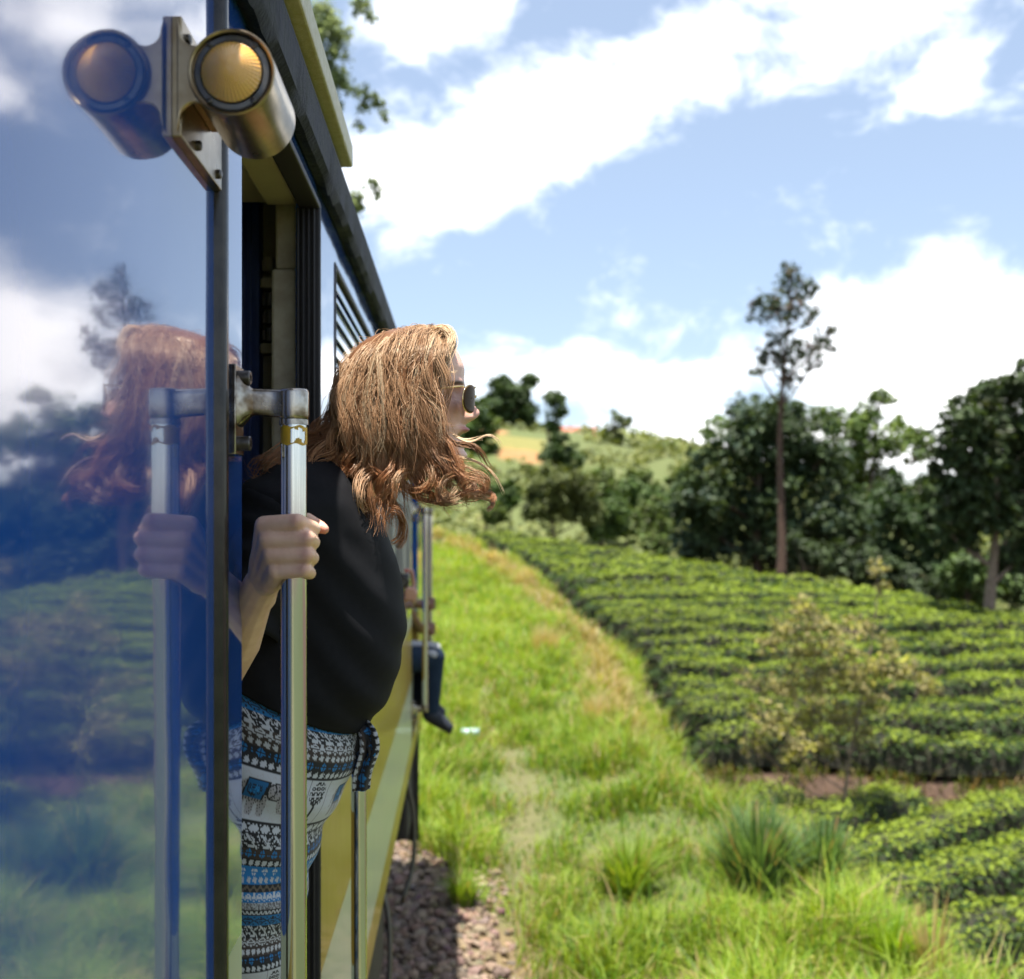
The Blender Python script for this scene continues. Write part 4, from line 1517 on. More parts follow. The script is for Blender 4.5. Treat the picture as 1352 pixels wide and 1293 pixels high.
zt = np.array([-.012, 0, .012, .028, .044, .064, .09, .108, .125, .15, .175, .195, .208, .216])
xf = np.array([.045, .064, .0755, .0715, .0735, .0765, .0775, .0765, .0835, .0870, .0795, .062, .038, .004])
xbk = np.array([-.045, -.05, -.055, -.062, -.070, -.080, -.090, -.095, -.098, -.098, -.090, -.072, -.046, -.006])
wd = np.array([.030, .036, .046, .053, .058, .064, .069, .071, .074, .0755, .069, .055, .036, .004])
NZ, NT = 150, 180
zz = np.linspace(-.012, .216, NZ)
fx, bxk, ww = np.interp(zz, zt, xf), np.interp(zz, zt, xbk), np.interp(zz, zt, wd)
for _ in range(10):
    for a_ in (fx, bxk, ww):
        a_[1:-1] = (a_[:-2] + 2 * a_[1:-1] + a_[2:]) / 4
th = np.linspace(0, 2 * np.pi, NT, endpoint=False)
TH, ZZ = np.meshgrid(th, zz)
cx_, ax_ = ((fx + bxk) / 2)[:, None], ((fx - bxk) / 2)[:, None]
ct, st = np.cos(TH), np.sin(TH)
Xh = cx_ + ax_ * np.sign(ct) * np.abs(ct) ** .86
Yh = ww[:, None] * np.sign(st) * np.abs(st) ** .92
fr = (ct > 0)


def gb(y0, sy, z0, sz_):
    return np.exp(-((Yh - y0) / sy) ** 2 - ((ZZ - z0) / sz_) ** 2)


_nz = np.interp(zz, [.060, .065, .070, .076, .081, .088, .098, .107, .116, .126], [.000, .010, .0225, .0275, .0265, .0205, .0135, .0085, .0040, .0])
for _ in range(4):
    _nz[1:-1] = (_nz[:-2] + 2 * _nz[1:-1] + _nz[2:]) / 4
ny_ = np.repeat(_nz[:, None], NT, 1)
nw_ = np.interp(ZZ, [.06, .070, .080, .100, .12], [.015, .0135, .0115, .0085, .010])
dx = ny_ * np.exp(-(Yh / nw_) ** 2)
dx += .007 * (gb(.0125, .006, .070, .006) + gb(-.0125, .006, .070, .006))
dx += .0125 * np.exp(-(Yh / .024) ** 2 - ((ZZ - .0530) / .0052) ** 2)             # upper lip
dx += .0125 * np.exp(-(Yh / .021) ** 2 - ((ZZ - .0335) / .0060) ** 2)             # lower lip
dx -= .019 * np.exp(-(Yh / .020) ** 4 - ((ZZ - .0432) / .0040) ** 2)              # parted mouth
dx += .005 * np.exp(-(Yh / .02) ** 2 - ((ZZ - .013) / .009) ** 2)                 # chin
dx -= .009 * (gb(.031, .015, .108, .010) + gb(-.031, .015, .108, .010))           # eye sockets
dx += .006 * (gb(.031, .010, .107, .0075) + gb(-.031, .010, .107, .0075))         # lids
dx += .0045 * (gb(.030, .022, .122, .007) + gb(-.030, .022, .122, .007))          # brows
dx += .004 * (gb(.040, .02, .080, .016) + gb(-.040, .02, .080, .016))             # cheeks
dx = np.where(fr, dx, 0)
for _ in range(2):
    dx[1:-1] = (dx[:-2] + 2 * dx[1:-1] + dx[2:]) / 4
Xh = Xh + dx
HVl = np.stack([Xh, Yh, ZZ], 2).reshape(-1, 3)
i, j = np.meshgrid(np.arange(NT), np.arange(NZ - 1))
i, j = i.ravel(), j.ravel()
HF = np.stack([j * NT + i, j * NT + (i + 1) % NT, (j + 1) * NT + (i + 1) % NT, (j + 1) * NT + i], 1)
hc = np.tile([.76, .48, .37], (len(HVl), 1))
frf, y_, z_ = fr.ravel(), HVl[:, 1], HVl[:, 2]


def hpaint(colr, w):
    global hc
    w = np.clip(w * frf, 0, 1)[:, None]
    hc = hc * (1 - w) + np.array(colr) * w


hpaint([.62, .27, .22], .5 * (np.exp(-((np.abs(y_) - .042) / .02) ** 2 - ((z_ - .082) / .018) ** 2) + np.exp(-(y_ / .014) ** 2 - ((z_ - .075) / .012) ** 2)))
hpaint([.42, .14, .15], 1.2 * np.exp(-(y_ / .024) ** 4 - ((z_ - .0535) / .0050) ** 4))
hpaint([.42, .15, .17], 1.2 * np.exp(-(y_ / .022) ** 4 - ((z_ - .0330) / .0058) ** 4))
hpaint([.03, .008, .008], 1.2 * np.exp(-(y_ / .019) ** 4 - ((z_ - .0432) / .0034) ** 4))
hpaint([.10, .055, .03], 1.1 * np.exp(-((np.abs(y_) - .034) / .021) ** 4 - ((z_ - .1235 + .10 * (np.abs(y_) - .03) ** 1) / .0036) ** 2))
HV = np.array([headpt(p) for p in HVl])
# ears and neck as part of the continuous body

SK = np.array([.80, .52, .35])


def px3(px_, py_, Y):
    return np.array(P(px_, py_, Y))


# ------------------------------------------------------------------ right hand on the rail, forearm
idx = [px3(349, 694, 1.203), px3(392, 689, 1.187), px3(414, 698, 1.217), px3(404, 702, 1.243)]
mid = [px3(354, 713, 1.198), px3(405, 711, 1.189), px3(413, 716, 1.222), px3(398, 718, 1.245)]
rin = [px3(359, 733, 1.199), px3(405, 733, 1.190), px3(412, 737, 1.223), px3(397, 738, 1.245)]
lit = [px3(365, 754, 1.202), px3(402, 753, 1.193), px3(409, 757, 1.222), px3(396, 757, 1.242)]
hand = []
for ch, rr in ((idx, (.0112, .0096, .0085, .0078)), (mid, (.0114, .0098, .0088, .0080)), (rin, (.0110, .0094, .0085, .0078)), (lit, (.0100, .0084, .0076, .0070))):
    for k in range(3):
        hand.append(capsule(ch[k], ch[k + 1], rr[k], rr[k + 1]))
wr = px3(347, 769, 1.262)
carp = [px3(347, 737, 1.238), px3(349, 746, 1.238), px3(352, 757, 1.238), px3(357, 768, 1.238)]
for c, ch, rr in zip(carp, (idx, mid, rin, lit), (.0125, .0125, .012, .0115)):
    hand.append(capsule(ch[0], c, .0112, rr + .002))
    hand.append(capsule(c, wr, rr + .003, .019))
# web between the metacarpals so the back of the hand is one surface
for a_, b_ in ((0, 1), (1, 2), (2, 3)):
    A, B = (idx, mid, rin, lit)[a_], (idx, mid, rin, lit)[b_]
    hand.append(capsule((A[0] + B[0]) / 2 + np.array([0, .004, 0]), (carp[a_] + carp[b_]) / 2, .0085, .013))
# thumb: root beside the wrist, crossing behind the rail, tip showing beyond it
th_ = [px3(358, 738, 1.252), px3(378, 703, 1.258), px3(405, 688, 1.252), px3(424, 697, 1.238), px3(428, 699, 1.236)]
for k, (ra, rb) in enumerate(((.016, .0125), (.0122, .0100), (.0100, .0076), (.0076, .0060))):
    hand.append(capsule(th_[k], th_[k + 1], ra, rb))
hand.append(capsule(px3(362, 765, 1.245), px3(372, 755, 1.235), .014, .011))      # heel of the palm
elb = np.array([-.335, 1.425, -.215])
w2 = wr * .82 + elb * .18
hand.append(capsule(wr, w2, .0215, .0235))
hand.append(capsule(px3(351, 764, 1.262), w2 + np.array([.008, 0, .006]), .018, .021))
hand.append(capsule(w2, wr * .45 + elb * .55, .0235, .036))
hand.append(capsule(wr * .45 + elb * .55, elb, .036, .036))
HVV, HFF = blend(hand, .0019, 3)
hcol = np.tile(SK, (len(HVV), 1))


def hp(V, C, cen, r, colr, amt):
    w = np.exp(-(np.linalg.norm(V - cen, axis=1) / r) ** 2)[:, None] * amt
    return C * (1 - w) + np.array(colr) * w


for ch in (idx, mid, rin, lit):
    hcol = hp(HVV, hcol, ch[1] + np.array([0, -.009, .003]), .0085, [.50, .22, .17], .55)
    hcol = hp(HVV, hcol, ch[0] + np.array([0, -.010, 0]), .010, [.64, .40, .29], .5)
hcol = hp(HVV, hcol, th_[4], .013, [.70, .20, .12], .85)
hcol = hp(HVV, hcol, th_[4] + np.array([.004, -.002, .006]), .006, [.78, .50, .40], .8)

# ------------------------------------------------------------------ rest of the body (under the clothes)
sh_r, sh_l = np.array([-.255, 1.475, .010]), np.array([-.24, 1.80, .015])
nk = np.array([-.215, 1.64, .055])
hip = np.array([-.33, 1.63, -.36])
kn_r, kn_l = np.array([-.32, 1.53, -.78]), np.array([-.36, 1.73, -.78])
an_r, an_l = np.array([-.37, 1.53, -1.13]), np.array([-.42, 1.73, -1.13])
body = [capsule(np.array(headpt((-.03, 0, .03))), nk, .050, .056), capsule(nk, np.array([-.25, 1.64, -.10]), .055, .10),
        capsule(np.array([-.23, 1.60, -.05]), np.array([-.24, 1.60, -.25]), .095, .100), capsule(np.array([-.23, 1.67, -.05]), np.array([-.24, 1.67, -.25]), .095, .100), capsule(np.array([-.28, 1.60, -.30]), np.array([-.31, 1.58, -.40]), .095, .09), capsule(np.array([-.28, 1.68, -.30]), np.array([-.31, 1.70, -.40]), .095, .09),
        capsule(sh_r, elb, .040, .035), capsule(nk + [0, -.04, -.045], sh_r, .042, .040), capsule(nk + [0, .04, -.045], sh_l, .042, .040),
        capsule(sh_l, np.array([-.40, 1.86, -.16]), .046, .036), capsule(np.array([-.40, 1.86, -.16]), np.array([-.34, 1.93, -.36]), .036, .026), capsule(np.array([-.34, 1.925, -.37]), np.array([-.32, 1.94, -.43]), .028, .020),
        capsule(np.array([-.31, 1.56, -.40]), kn_r, .088, .056), capsule(np.array([-.31, 1.71, -.40]), kn_l, .088, .056), capsule(kn_r, an_r, .054, .036), capsule(kn_l, an_l, .054, .036),
        capsule(an_r + [0, 0, -.03], an_r + [.13, -.01, -.048], .034, .022), capsule(an_l + [0, 0, -.03], an_l + [.13, .01, -.048], .034, .022)]
for k in range(4):
    body.append(capsule(np.array([-.322 + .008 * (k - 1.5), 1.932 + .008 * (k - 1.5), -.43]), np.array([-.312 + .010 * (k - 1.5), 1.945 + .01 * (k - 1.5), -.50 + .01 * abs(k - 1.5)]), .009, .0075))
body.append(capsule(np.array([-.315, 1.915, -.41]), np.array([-.295, 1.90, -.46]), .011, .008))
BV, BF = blend(body, .011, 3)
ear = []
for s_ in (-1, 1):
    e_, f_ = ellipsoid(headpt((-.004, s_ * .073, .098)), (.016, .008, .030), HROT @ Matrix.Rotation(R(12), 3, 'Y'), 16, 12)
    ear.append((np.array(e_), np.array([q for q in f_ if len(q) == 4])))
WV, WF = joinVF([(HV, HF), (HVV, HFF), (BV, BF)] + ear)
WC = np.vstack([hc, hcol, np.tile(SK, (len(BV), 1))] + [np.tile([.60, .31, .23], (len(e[0]), 1)) for e in ear])
woman = npm('person', WV, WF, M['skin'], None, True, WC)
tag(woman, 'person in black t-shirt and patterned trousers leaning out of the train door, hair blowing', 'person', 'train passengers')

# ------------------------------------------------------------------ black t-shirt
tz = np.array([-.300, -.288, -.270, -.247, -.21, -.167, -.11, -.064, -.018, .020, .045, .064, .080, .092])
tf = np.array([-.152, -.140, -.122, -.106, -.095, -.086, -.090, -.101, -.118, -.134, -.148, -.160, -.172, -.182])
tb = np.array([-.44, -.438, -.435, -.43, -.42, -.41, -.395, -.38, -.362, -.345, -.328, -.31, -.287, -.262])
tw = np.array([.185, .185, .183, .180, .178, .178, .182, .19, .200, .200, .185, .150, .105, .068])
NZs, NTs = 150, 200
v_ = np.linspace(-.300, .092, NZs)
F_, B_, W_ = np.interp(v_, tz, tf), np.interp(v_, tz, tb), np.interp(v_, tz, tw)
for _ in range(8):
    for a_ in (F_, B_, W_):
        a_[1:-1] = (a_[:-2] + 2 * a_[1:-1] + a_[2:]) / 4
th = np.linspace(0, 2 * np.pi, NTs, endpoint=False)
TH, VV_ = np.meshgrid(th, v_)
ct, st = np.cos(TH), np.sin(TH)
X2 = ((F_ + B_) / 2)[:, None] + ((F_ - B_) / 2)[:, None] * np.sign(ct) * np.abs(ct) ** .9
Y2 = 1.628 + W_[:, None] * np.sign(st) * np.abs(st) ** .85
low = sstep(-VV_, .05, .31)
Z2 = VV_ + low * (.54 * ((F_)[:, None] - X2)) - .02 * low
Pp = np.stack([X2, Y2, Z2], 2).reshape(-1, 3)
# folds: long diagonal drags from the shoulder, soft rolls at the waist
nrm_ = np.stack([ct, st, 0 * ct], 2).reshape(-1, 3)
fold = .0045 * np.sin((Pp[:, 2] * 1.0 + Pp[:, 0] * 1.3) * 85 + 2.2 * sn(Pp, 9, 2)) * sstep(sn(Pp, 7, 2), -.2, .7)
fold += .0055 * np.sin(Pp[:, 2] * 120 + Pp[:, 0] * 60 + 3 * sn(Pp, 6, 2)) * sstep(Pp[:, 2], -.02, .06) * sstep(-Pp[:, 0], .16, .26)
fold = .85 * fold * (1 - .55 * sstep(Pp[:, 0], -.16, -.10)) + .0035 * sn(Pp, 22, 2) * (1 - .6 * sstep(Pp[:, 0], -.16, -.10))
Pp = Pp + nrm_ * (fold * (1 - .0 * low.ravel()))[:, None]
i, j = np.meshgrid(np.arange(NTs), np.arange(NZs - 1))
i, j = i.ravel(), j.ravel()
SF_ = np.stack([j * NTs + i, j * NTs + (i + 1) % NTs, (j + 1) * NTs + (i + 1) % NTs, (j + 1) * NTs + i], 1)
# sleeves


def sleeve(a, b, r0, r1, r2):
    a, b = np.asarray(a), np.asarray(b)
    pts = [a * (1 - t_) + b * t_ for t_ in np.linspace(0, 1, 26)]
    rr = np.interp(np.linspace(0, 1, 26), [0, .15, .5, 1], [r0 * .82, r0, r1, r2])
    V, F = tube(pts, rr, 48)
    d = (b - a) / np.linalg.norm(b - a)
    f = .004 * np.sin(V @ d * 150 + 3 * sn(V, 12, 2)) + .004 * sn(V, 25, 2)
    c = np.repeat(np.array(pts), 48, 0)
    n_ = V - c
    return V + n_ / (np.linalg.norm(n_, axis=1, keepdims=True) + 1e-9) * f[:, None], F


s1 = sleeve(sh_r + [.004, .02, .010], sh_r * .30 + elb * .70, .066, .064, .060)
s2 = sleeve(sh_l + [.0, -.02, .01], sh_l * .45 + np.array([-.40, 1.86, -.16]) * .55, .066, .064, .062)
TV, TF = joinVF([(Pp, SF_), s1, s2])
shirt = npm('t_shirt', TV, TF, M['shirt'], woman, True)
so_ = shirt.modifiers.new('thick', 'SOLIDIFY')
so_.thickness = .0022
so_.offset = -1
shirt['label'] = 'black cotton t-shirt with short sleeves'

# ------------------------------------------------------------------ printed trousers
K0, KB, WH, BR, GY_ = np.array([.009, .0085, .0095]), np.array([.010, .135, .34]), np.array([.44, .45, .48]), np.array([.040, .027, .022]), np.array([.24, .225, .235])


def knit(u, v):
    """print of the cloth: u, v in metres -> colour; drawn on a 1.4 mm stitch grid, repeating every 293 mm"""
    s_ = .0014
    ui, vi = np.floor(u / s_), np.floor(v / s_)
    n = len(u)
    C = np.tile(K0, (n, 1))
    vm = np.mod(vi * s_ * 1000 - 8, 293)                   # mm below the zigzag
    hsh = np.abs(np.sin(ui * 12.9898 + vi * 78.233) * 43758.5453) % 1

    def cell(per, v0, hgt):
        """local coords -1..1 in repeats of width per (mm) of a band"""
        cu = (np.mod(ui * s_ * 1000, per) / per) * 2 - 1
        cv = (vm - v0) / hgt * 2 - 1
        return cu, cv

    def band(v0, hgt, base):
        m = (vm >= v0) & (vm < v0 + hgt)
        C[m] = base
        return m

    def on(m, sel, colr):
        C[m & sel] = colr

    def flower(cu, cv, k=1.0):
        a, b = np.abs(cu), np.abs(cv)
        return ((a + b) < .95 * k) & (np.minimum(a, b) > .10) & (np.maximum(a, b) < .85 * k)

    def medal(cu, cv):
        a, b = np.abs(cu), np.abs(cv)
        d = a * .8 + b
        return ((d > .62) & (d < .86)) | ((d < .52) & (np.mod(vi, 3) < 1.1)) | ((a > .84) & (b > .45) & (b < .9)) | ((a > .78) & (b < .16))

    def zig(v0, hgt, amp_, per, colr, base):
        m = band(v0, hgt, base)
        cu, cv = cell(per, v0, hgt)
        on(m, np.abs(cv - (np.abs(cu) * 2 - 1) * amp_) < .36, colr)

    def dots(v0, base, colr=WH, hgt=12, per=11.5):
        m = band(v0, hgt, base)
        cu, cv = cell(per, v0, hgt)
        d = np.sqrt((cu * 1.0) ** 2 + (cv) ** 2)
        on(m, d < .70 + .10 * np.sign(np.sin(np.arctan2(cv, cu) * 8)), colr)

    def glyph(v0, hgt, per=24):
        m = band(v0, hgt, K0)
        cu, cv = cell(per, v0, hgt)
        on(m, (np.abs(cv + .55 - .25 * np.sin(cu * 6)) < .14) & (np.mod(ui, 7) < 5), WH)
        on(m, np.abs(cv - cu * 1.1 + .1) < .17, WH)
        on(m, (np.abs(cv - .72) < .16) & (np.abs(cu - .1) < .42), WH)
        on(m, (np.abs(cv + .05) < .13) & (cu > -.05) & (np.mod(ui, 6) < 4), WH)
        on(m, (np.abs(cv - .35) < .12) & (cu < -.3) & (np.mod(ui, 5) < 3), WH)
        on(m, (hsh > .94) & (np.abs(cv) < .85), WH * .9)

    zig(0, 9, .55, 8.5, WH, K0)
    m = band(9, 17, KB)
    cu, cv = cell(25, 9, 17)
    on(m, medal(cu, cv) & (np.abs(cv) < .8), K0)
    glyph(26, 19)
    m = band(45, 16, BR)
    cu, cv = cell(26, 45, 16)
    on(m, medal(cu, cv), WH * .95)
    dots(61, BR)
    m = band(73, 14, K0)
    cu, cv = cell(24, 73, 14)
    on(m, flower(cu * 1.5, cv), KB * 1.15)
    cu2 = np.mod(cu + 2, 2) - 1
    on(m, flower(cu2 * 3.2, cv * 2.0), KB * 1.15)
    dots(87, K0)
    # elephants walking on a pale ground, a tree between them
    m = band(100, 66, WH)
    chev = np.abs(np.mod(vm - 100 + np.abs(np.mod(ui * 1.4, 9) - 4.5) * 1.1, 9)) < 1.0
    on(m, chev, GY_ * 1.75)
    U = np.mod(ui * s_ * 1000 + 123, 172)
    W2 = vm - 100

    def el(cx, cy, rx, ry):
        return ((U - cx) / rx) ** 2 + ((W2 - cy) / ry) ** 2 < 1

    def bar(x0, y0, x1, y1, r0, r1):
        t_ = np.clip(((U - x0) * (x1 - x0) + (W2 - y0) * (y1 - y0)) / ((x1 - x0) ** 2 + (y1 - y0) ** 2), 0, 1)
        return np.hypot(U - x0 - t_ * (x1 - x0), W2 - y0 - t_ * (y1 - y0)) < r0 + (r1 - r0) * t_
    grow = el(38, 28, 25, 16) | el(66, 24, 12, 12) | bar(23, 36, 21, 54, 7, 5) | bar(36, 38, 38, 56, 6, 5) | bar(52, 36, 55, 56, 6.5, 5) | bar(74, 28, 80, 48, 5, 2.6) | bar(80, 48, 86, 52, 2.6, 2) | bar(13, 26, 9, 44, 1.6, 1)
    on(m, grow, GY_ * 1.25)
    on(m, grow & (np.mod(ui + 2 * vi, 7) < 1), K0 * 3)
    edge = (el(66, 24, 12.5, 12.5) & ~el(66, 24, 10.8, 10.8)) | (el(60, 24, 7.5, 10) & ~el(60, 24, 5.8, 8.2))
    on(m, edge, K0)
    on(m, el(71, 21, 1.6, 1.6), K0)
    rug = (np.abs(U - 38 + .12 * (W2 - 28)) < 15.5) & (W2 > 11) & (W2 < 42)
    rin_ = (np.abs(U - 38 + .12 * (W2 - 28)) < 13) & (W2 > 14) & (W2 < 38)
    on(m, rug, K0)
    on(m, rug & (W2 > 38) & (np.mod(ui, 3) < 1.5), GY_)
    on(m, rin_, KB * .75)
    on(m, el(37, 26, 10, 9) & (hsh > .42), K0)
    on(m, el(37, 26, 6, 5.5) & (hsh > .5), KB * 1.6)
    tr_ = (bar(136, 58, 137, 30, 3.2, 1.6)) | (((np.mod(ui + np.floor(vi / 2) * 3, 7) < 4.2) & (np.mod(vi, 5) < 3.2)) & el(137, 20, 17, 17)) | bar(136, 40, 126, 28, 1.3, 1) | bar(137, 36, 148, 24, 1.3, 1) | ((np.abs(W2 - 60) < 2.2) & (np.abs(U - 136) < 9))
    on(m, tr_, K0)
    on(m, (np.abs(U - 116) < 1) | (np.abs(U - 160) < 1), GY_ * .6)
    band(166, 2, K0)
    m = band(168, 15, K0)
    cu, cv = cell(19, 168, 15)
    on(m, (medal(cu, cv) | flower(cu, cv, .8)), WH)
    glyph(183, 20)
    m = band(203, 15, BR)
    cu, cv = cell(22, 203, 15)
    on(m, flower(cu * 1.5, cv), KB * 1.2)
    cu2 = np.mod(cu + 2, 2) - 1
    on(m, flower(cu2 * 3.2, cv * 2.0), KB * 1.2)
    dots(218, K0)
    m = band(230, 13, KB)
    cu, cv = cell(20, 230, 13)
    on(m, flower(cu * 1.4, cv), WH)
    dots(243, KB, WH * .8)
    zig(255, 12, .5, 13, np.array([.10, .075, .05]), K0)
    m = band(267, 14, KB)
    cu, cv = cell(21, 267, 14)
    on(m, medal(cu, cv), WH)
    m = band(281, 12, GY_ * .45)
    on(m, hsh > .52, WH * .75)
    top = v < .008
    C[top] = BR
    C[top & (hsh > .6)] = GY_ * .5
    return C


M['print'] = pmat('printed_cloth', (1, 1, 1), .85, attr=True, bump=(1200, .10, .0005), sheen=.1)


def leg(zs, fr_, bk_, yc_, hw_, tilt_, nz, nt, t0, t1, nt2, fold_amp, tube_label=None):
    zv = np.linspace(zs[0], zs[-1], nz)
    f_, b2, yc, hw = (np.interp(zv, zs[::-1] if zs[0] > zs[-1] else zs, q[::-1] if zs[0] > zs[-1] else q) for q in (fr_, bk_, yc_, hw_))
    k = max(1, nz // 26)
    ker = np.hanning(2 * k + 3)
    ker /= ker.sum()

    def sm_(a_):
        return np.convolve(np.pad(a_, k + 1, mode='edge'), ker, 'valid')
    f_, b2, yc, hw = map(sm_, (f_, b2, yc, hw))
    # finer steps on the part t0..t1 of the circle
    th = np.concatenate([np.linspace(t0, t1, nt, endpoint=False), np.linspace(t1, t0 + 2 * np.pi, nt2, endpoint=False)])
    TH, ZV = np.meshgrid(th, zv)
    ct, st = np.cos(TH), np.sin(TH)
    X = ((f_ + b2) / 2)[:, None] + ((f_ - b2) / 2)[:, None] * np.sign(ct) * np.abs(ct) ** .92
    Y = yc[:, None] + hw[:, None] * np.sign(st) * np.abs(st) ** .92
    til = np.interp(ZV, [-1.0, -.62, -.50, -.40, -.30, -.24], [.05, .16, .24, .36, .46, .50])
    Z = ZV + til * (f_[:, None] - X)
    P3 = np.stack([X, Y, Z], 2)
    u = np.concatenate([np.zeros((nz, 1)), np.cumsum(np.linalg.norm(np.diff(P3, axis=1), axis=2), axis=1)], 1)
    u = np.repeat(u[nz // 4][None], nz, 0)
    nr = np.stack([ct, st, 0 * ct], 2)
    fl = P3.reshape(-1, 3)
    f3 = fold_amp * (np.sin(fl[:, 2] * 70 + fl[:, 0] * 45 + 3 * sn(fl, 8, 2)) * sstep(sn(fl, 6, 2), 0, .8) + .8 * sn(fl, 16, 2))
    fl = fl + nr.reshape(-1, 3) * f3[:, None]
    n_ = len(th)
    i, j = np.meshgrid(np.arange(n_), np.arange(nz - 1))
    i, j = i.ravel(), j.ravel()
    F = np.stack([j * n_ + i, (j + 1) * n_ + i, (j + 1) * n_ + (i + 1) % n_, j * n_ + (i + 1) % n_], 1)
    return fl, F, u.ravel(), (zs[0] - ZV).ravel()


# right leg and hip: fine stitch grid where the cloth is printed in view
zs = [-.268, -.33, -.373, -.418, -.453, -.53, -.60, -.70, -.80]
frx = [-.158, -.150, -.156, -.182, -.203, -.226, -.238, -.245, -.255]
bkx = [-.45, -.455, -.46, -.465, -.465, -.45, -.44, -.43, -.425]
ycx = [1.625, 1.625, 1.618, 1.60, 1.575, 1.55, 1.545, 1.545, 1.545]
hwx = [.178, .182, .185, .172, .150, .125, .118, .112, .108]
A_ = leg(zs, frx, bkx, ycx, hwx, None, 345, 390, R(-165), R(20), 30, .0035)
Cc = knit(A_[2] + .004, A_[3] * 1.203 - .029)
tro = npm('trousers', A_[0], A_[1], M['print'], woman, True, Cc)
tro['label'] = 'black white and blue elephant print trousers'
B1 = leg([-.80, -.95, -1.10], [-.255, -.275, -.30], [-.425, -.44, -.45], [1.545, 1.54, 1.535], [.108, .10, .085], None, 70, 90, R(-180), R(20), 40, .003)
npm('trouser_leg', B1[0], B1[1], M['print'], tro, True, knit(B1[2], B1[3] + .51))
B2 = leg([-.40, -.55, -.80, -1.10], [-.20, -.25, -.28, -.33], [-.46, -.45, -.44, -.47], [1.69, 1.71, 1.73, 1.73], [.10, .11, .10, .085], None, 160, 120, R(-180), R(180), 2, .003)
npm('trouser_leg', B2[0], B2[1], M['print'], tro, True, knit(B2[2], B2[3] + .11))
# tie hanging from the waistband: three folded ends


def ribbon(ctrl, w, du, dv, twist, name='tie'):
    pts = spline(ctrl, 70)
    nW = 26
    V, U, Vv = [], [], []
    s_ = np.concatenate([[0], np.cumsum(np.linalg.norm(np.diff(pts, axis=0), axis=1))])
    for k, p in enumerate(pts):
        a_ = twist[0] + (twist[1] - twist[0]) * k / 69
        d = np.array([math.cos(a_), math.sin(a_), .10])
        for q in range(nW):
            t_ = q / (nW - 1) - .5
            V.append(p + d * t_ * w + np.array([-d[1], d[0], 0]) * .0045 * math.sin(t_ * 9 + k * .06) )
            U.append(du + t_ * w)
            Vv.append(dv + s_[k])
    F = [(k * nW + q, k * nW + q + 1, (k + 1) * nW + q + 1, (k + 1) * nW + q) for k in range(69) for q in range(nW - 1)]
    o = npm(name, np.array(V), np.array(F), M['print'], tro, True, knit(np.array(Vv) + .3, np.array(U) + .038))
    md = o.modifiers.new('thick', 'SOLIDIFY')
    md.thickness = .0016
    return o


ribbon([px3(474, 948, 1.58), px3(485, 965, 1.56), px3(488, 990, 1.56), px3(479, 1020, 1.565), px3(477, 1044, 1.57)], .027, .05, .018, (R(-15), R(10)))
ribbon([px3(471, 950, 1.60), px3(479, 972, 1.57), px3(472, 1002, 1.575), px3(468, 1022, 1.58)], .016, .05, .20, (R(30), R(-20)))
ribbon([px3(478, 946, 1.585), px3(490, 972, 1.565), px3(492, 992, 1.56), px3(487, 1004, 1.56)], .013, .05, .19, (R(-50), R(40)))

# ------------------------------------------------------------------ sunglasses
M['gold'] = pmat('gold_frame', (.85, .62, .32), .14, metal=1.0)
M['lens'] = pmat('dark_brown_lens', (.045, .024, .009), .35, spec=.03)
sg = thing('sunglasses', 'gold framed sunglasses with dark brown lenses worn by the leaning woman', 'sunglasses', headpt((.095, 0, .105)))
mbf = MB()
for s_ in (-1, 1):
    V, F = [], []
    ring = []
    N_ = 40
    for k in range(N_):
        a_ = 2 * math.pi * k / N_
        rx_ = .0285 * (1 + .04 * math.cos(2 * a_))
        ry_ = .0208
        yy = s_ * (.0335 + .0005) + rx_ * math.copysign(abs(math.cos(a_)) ** .85, math.cos(a_))
        zz_ = .0965 + ry_ * math.copysign(abs(math.sin(a_)) ** .8, math.sin(a_)) - (.003 * (math.cos(a_) * s_) if math.sin(a_) < 0 else 0)
        ring.append((yy, zz_))
    xl = lambda y, z: .1000 - 4.4 * max(0, abs(y) - .006) ** 2 - .12 * (.1255 - z)
    for t_ in np.linspace(0, 1, 8):
        for (yy, zz_) in ring:
            y2, z2 = s_ * .0335 + (yy - s_ * .0335) * t_, .0965 + (zz_ - .0965) * t_
            V.append(headpt((xl(y2, z2), y2, z2)))
    F = [(a * N_ + q, a * N_ + (q + 1) % N_, (a + 1) * N_ + (q + 1) % N_, (a + 1) * N_ + q) for a in range(7) for q in range(N_)]
    mb = MB()
    mb.add(V, F)
    lo_ = mb.build('lens', M['lens'], sg, smooth=True)
    md = lo_.modifiers.new('thick', 'SOLIDIFY')
    md.thickness = .0018
    rp = [headpt((xl(y, z) + .0004, y, z)) for y, z in ring]
    mb = MB()
    mb.tube(rp + [rp[0], rp[1]], .0011, 8, False)
    mb.build('rim', M['gold'], sg, smooth=True)
    mb = MB()
    mb.tube(spline([headpt((xl(.061, .113), s_ * .0610, .113)), headpt((.078, s_ * .0685, .113)), headpt((.040, s_ * .0765, .112)), headpt((-.005, s_ * .0790, .112)), headpt((-.028, s_ * .0780, .097))], 20), .0014, 8)
    mb.build('temple', M['gold'], sg, smooth=True)
mb = MB()
mb.tube(spline([headpt((.0987, -.0075, .103)), headpt((.1010, 0, .105)), headpt((.0987, .0075, .103))], 8), .0013, 8)
mb.tube(spline([headpt((.0985, -.012, .117)), headpt((.1010, 0, .1185)), headpt((.0985, .012, .117))], 8), .0010, 8)
mb.build('bridge', M['gold'], sg, smooth=True)

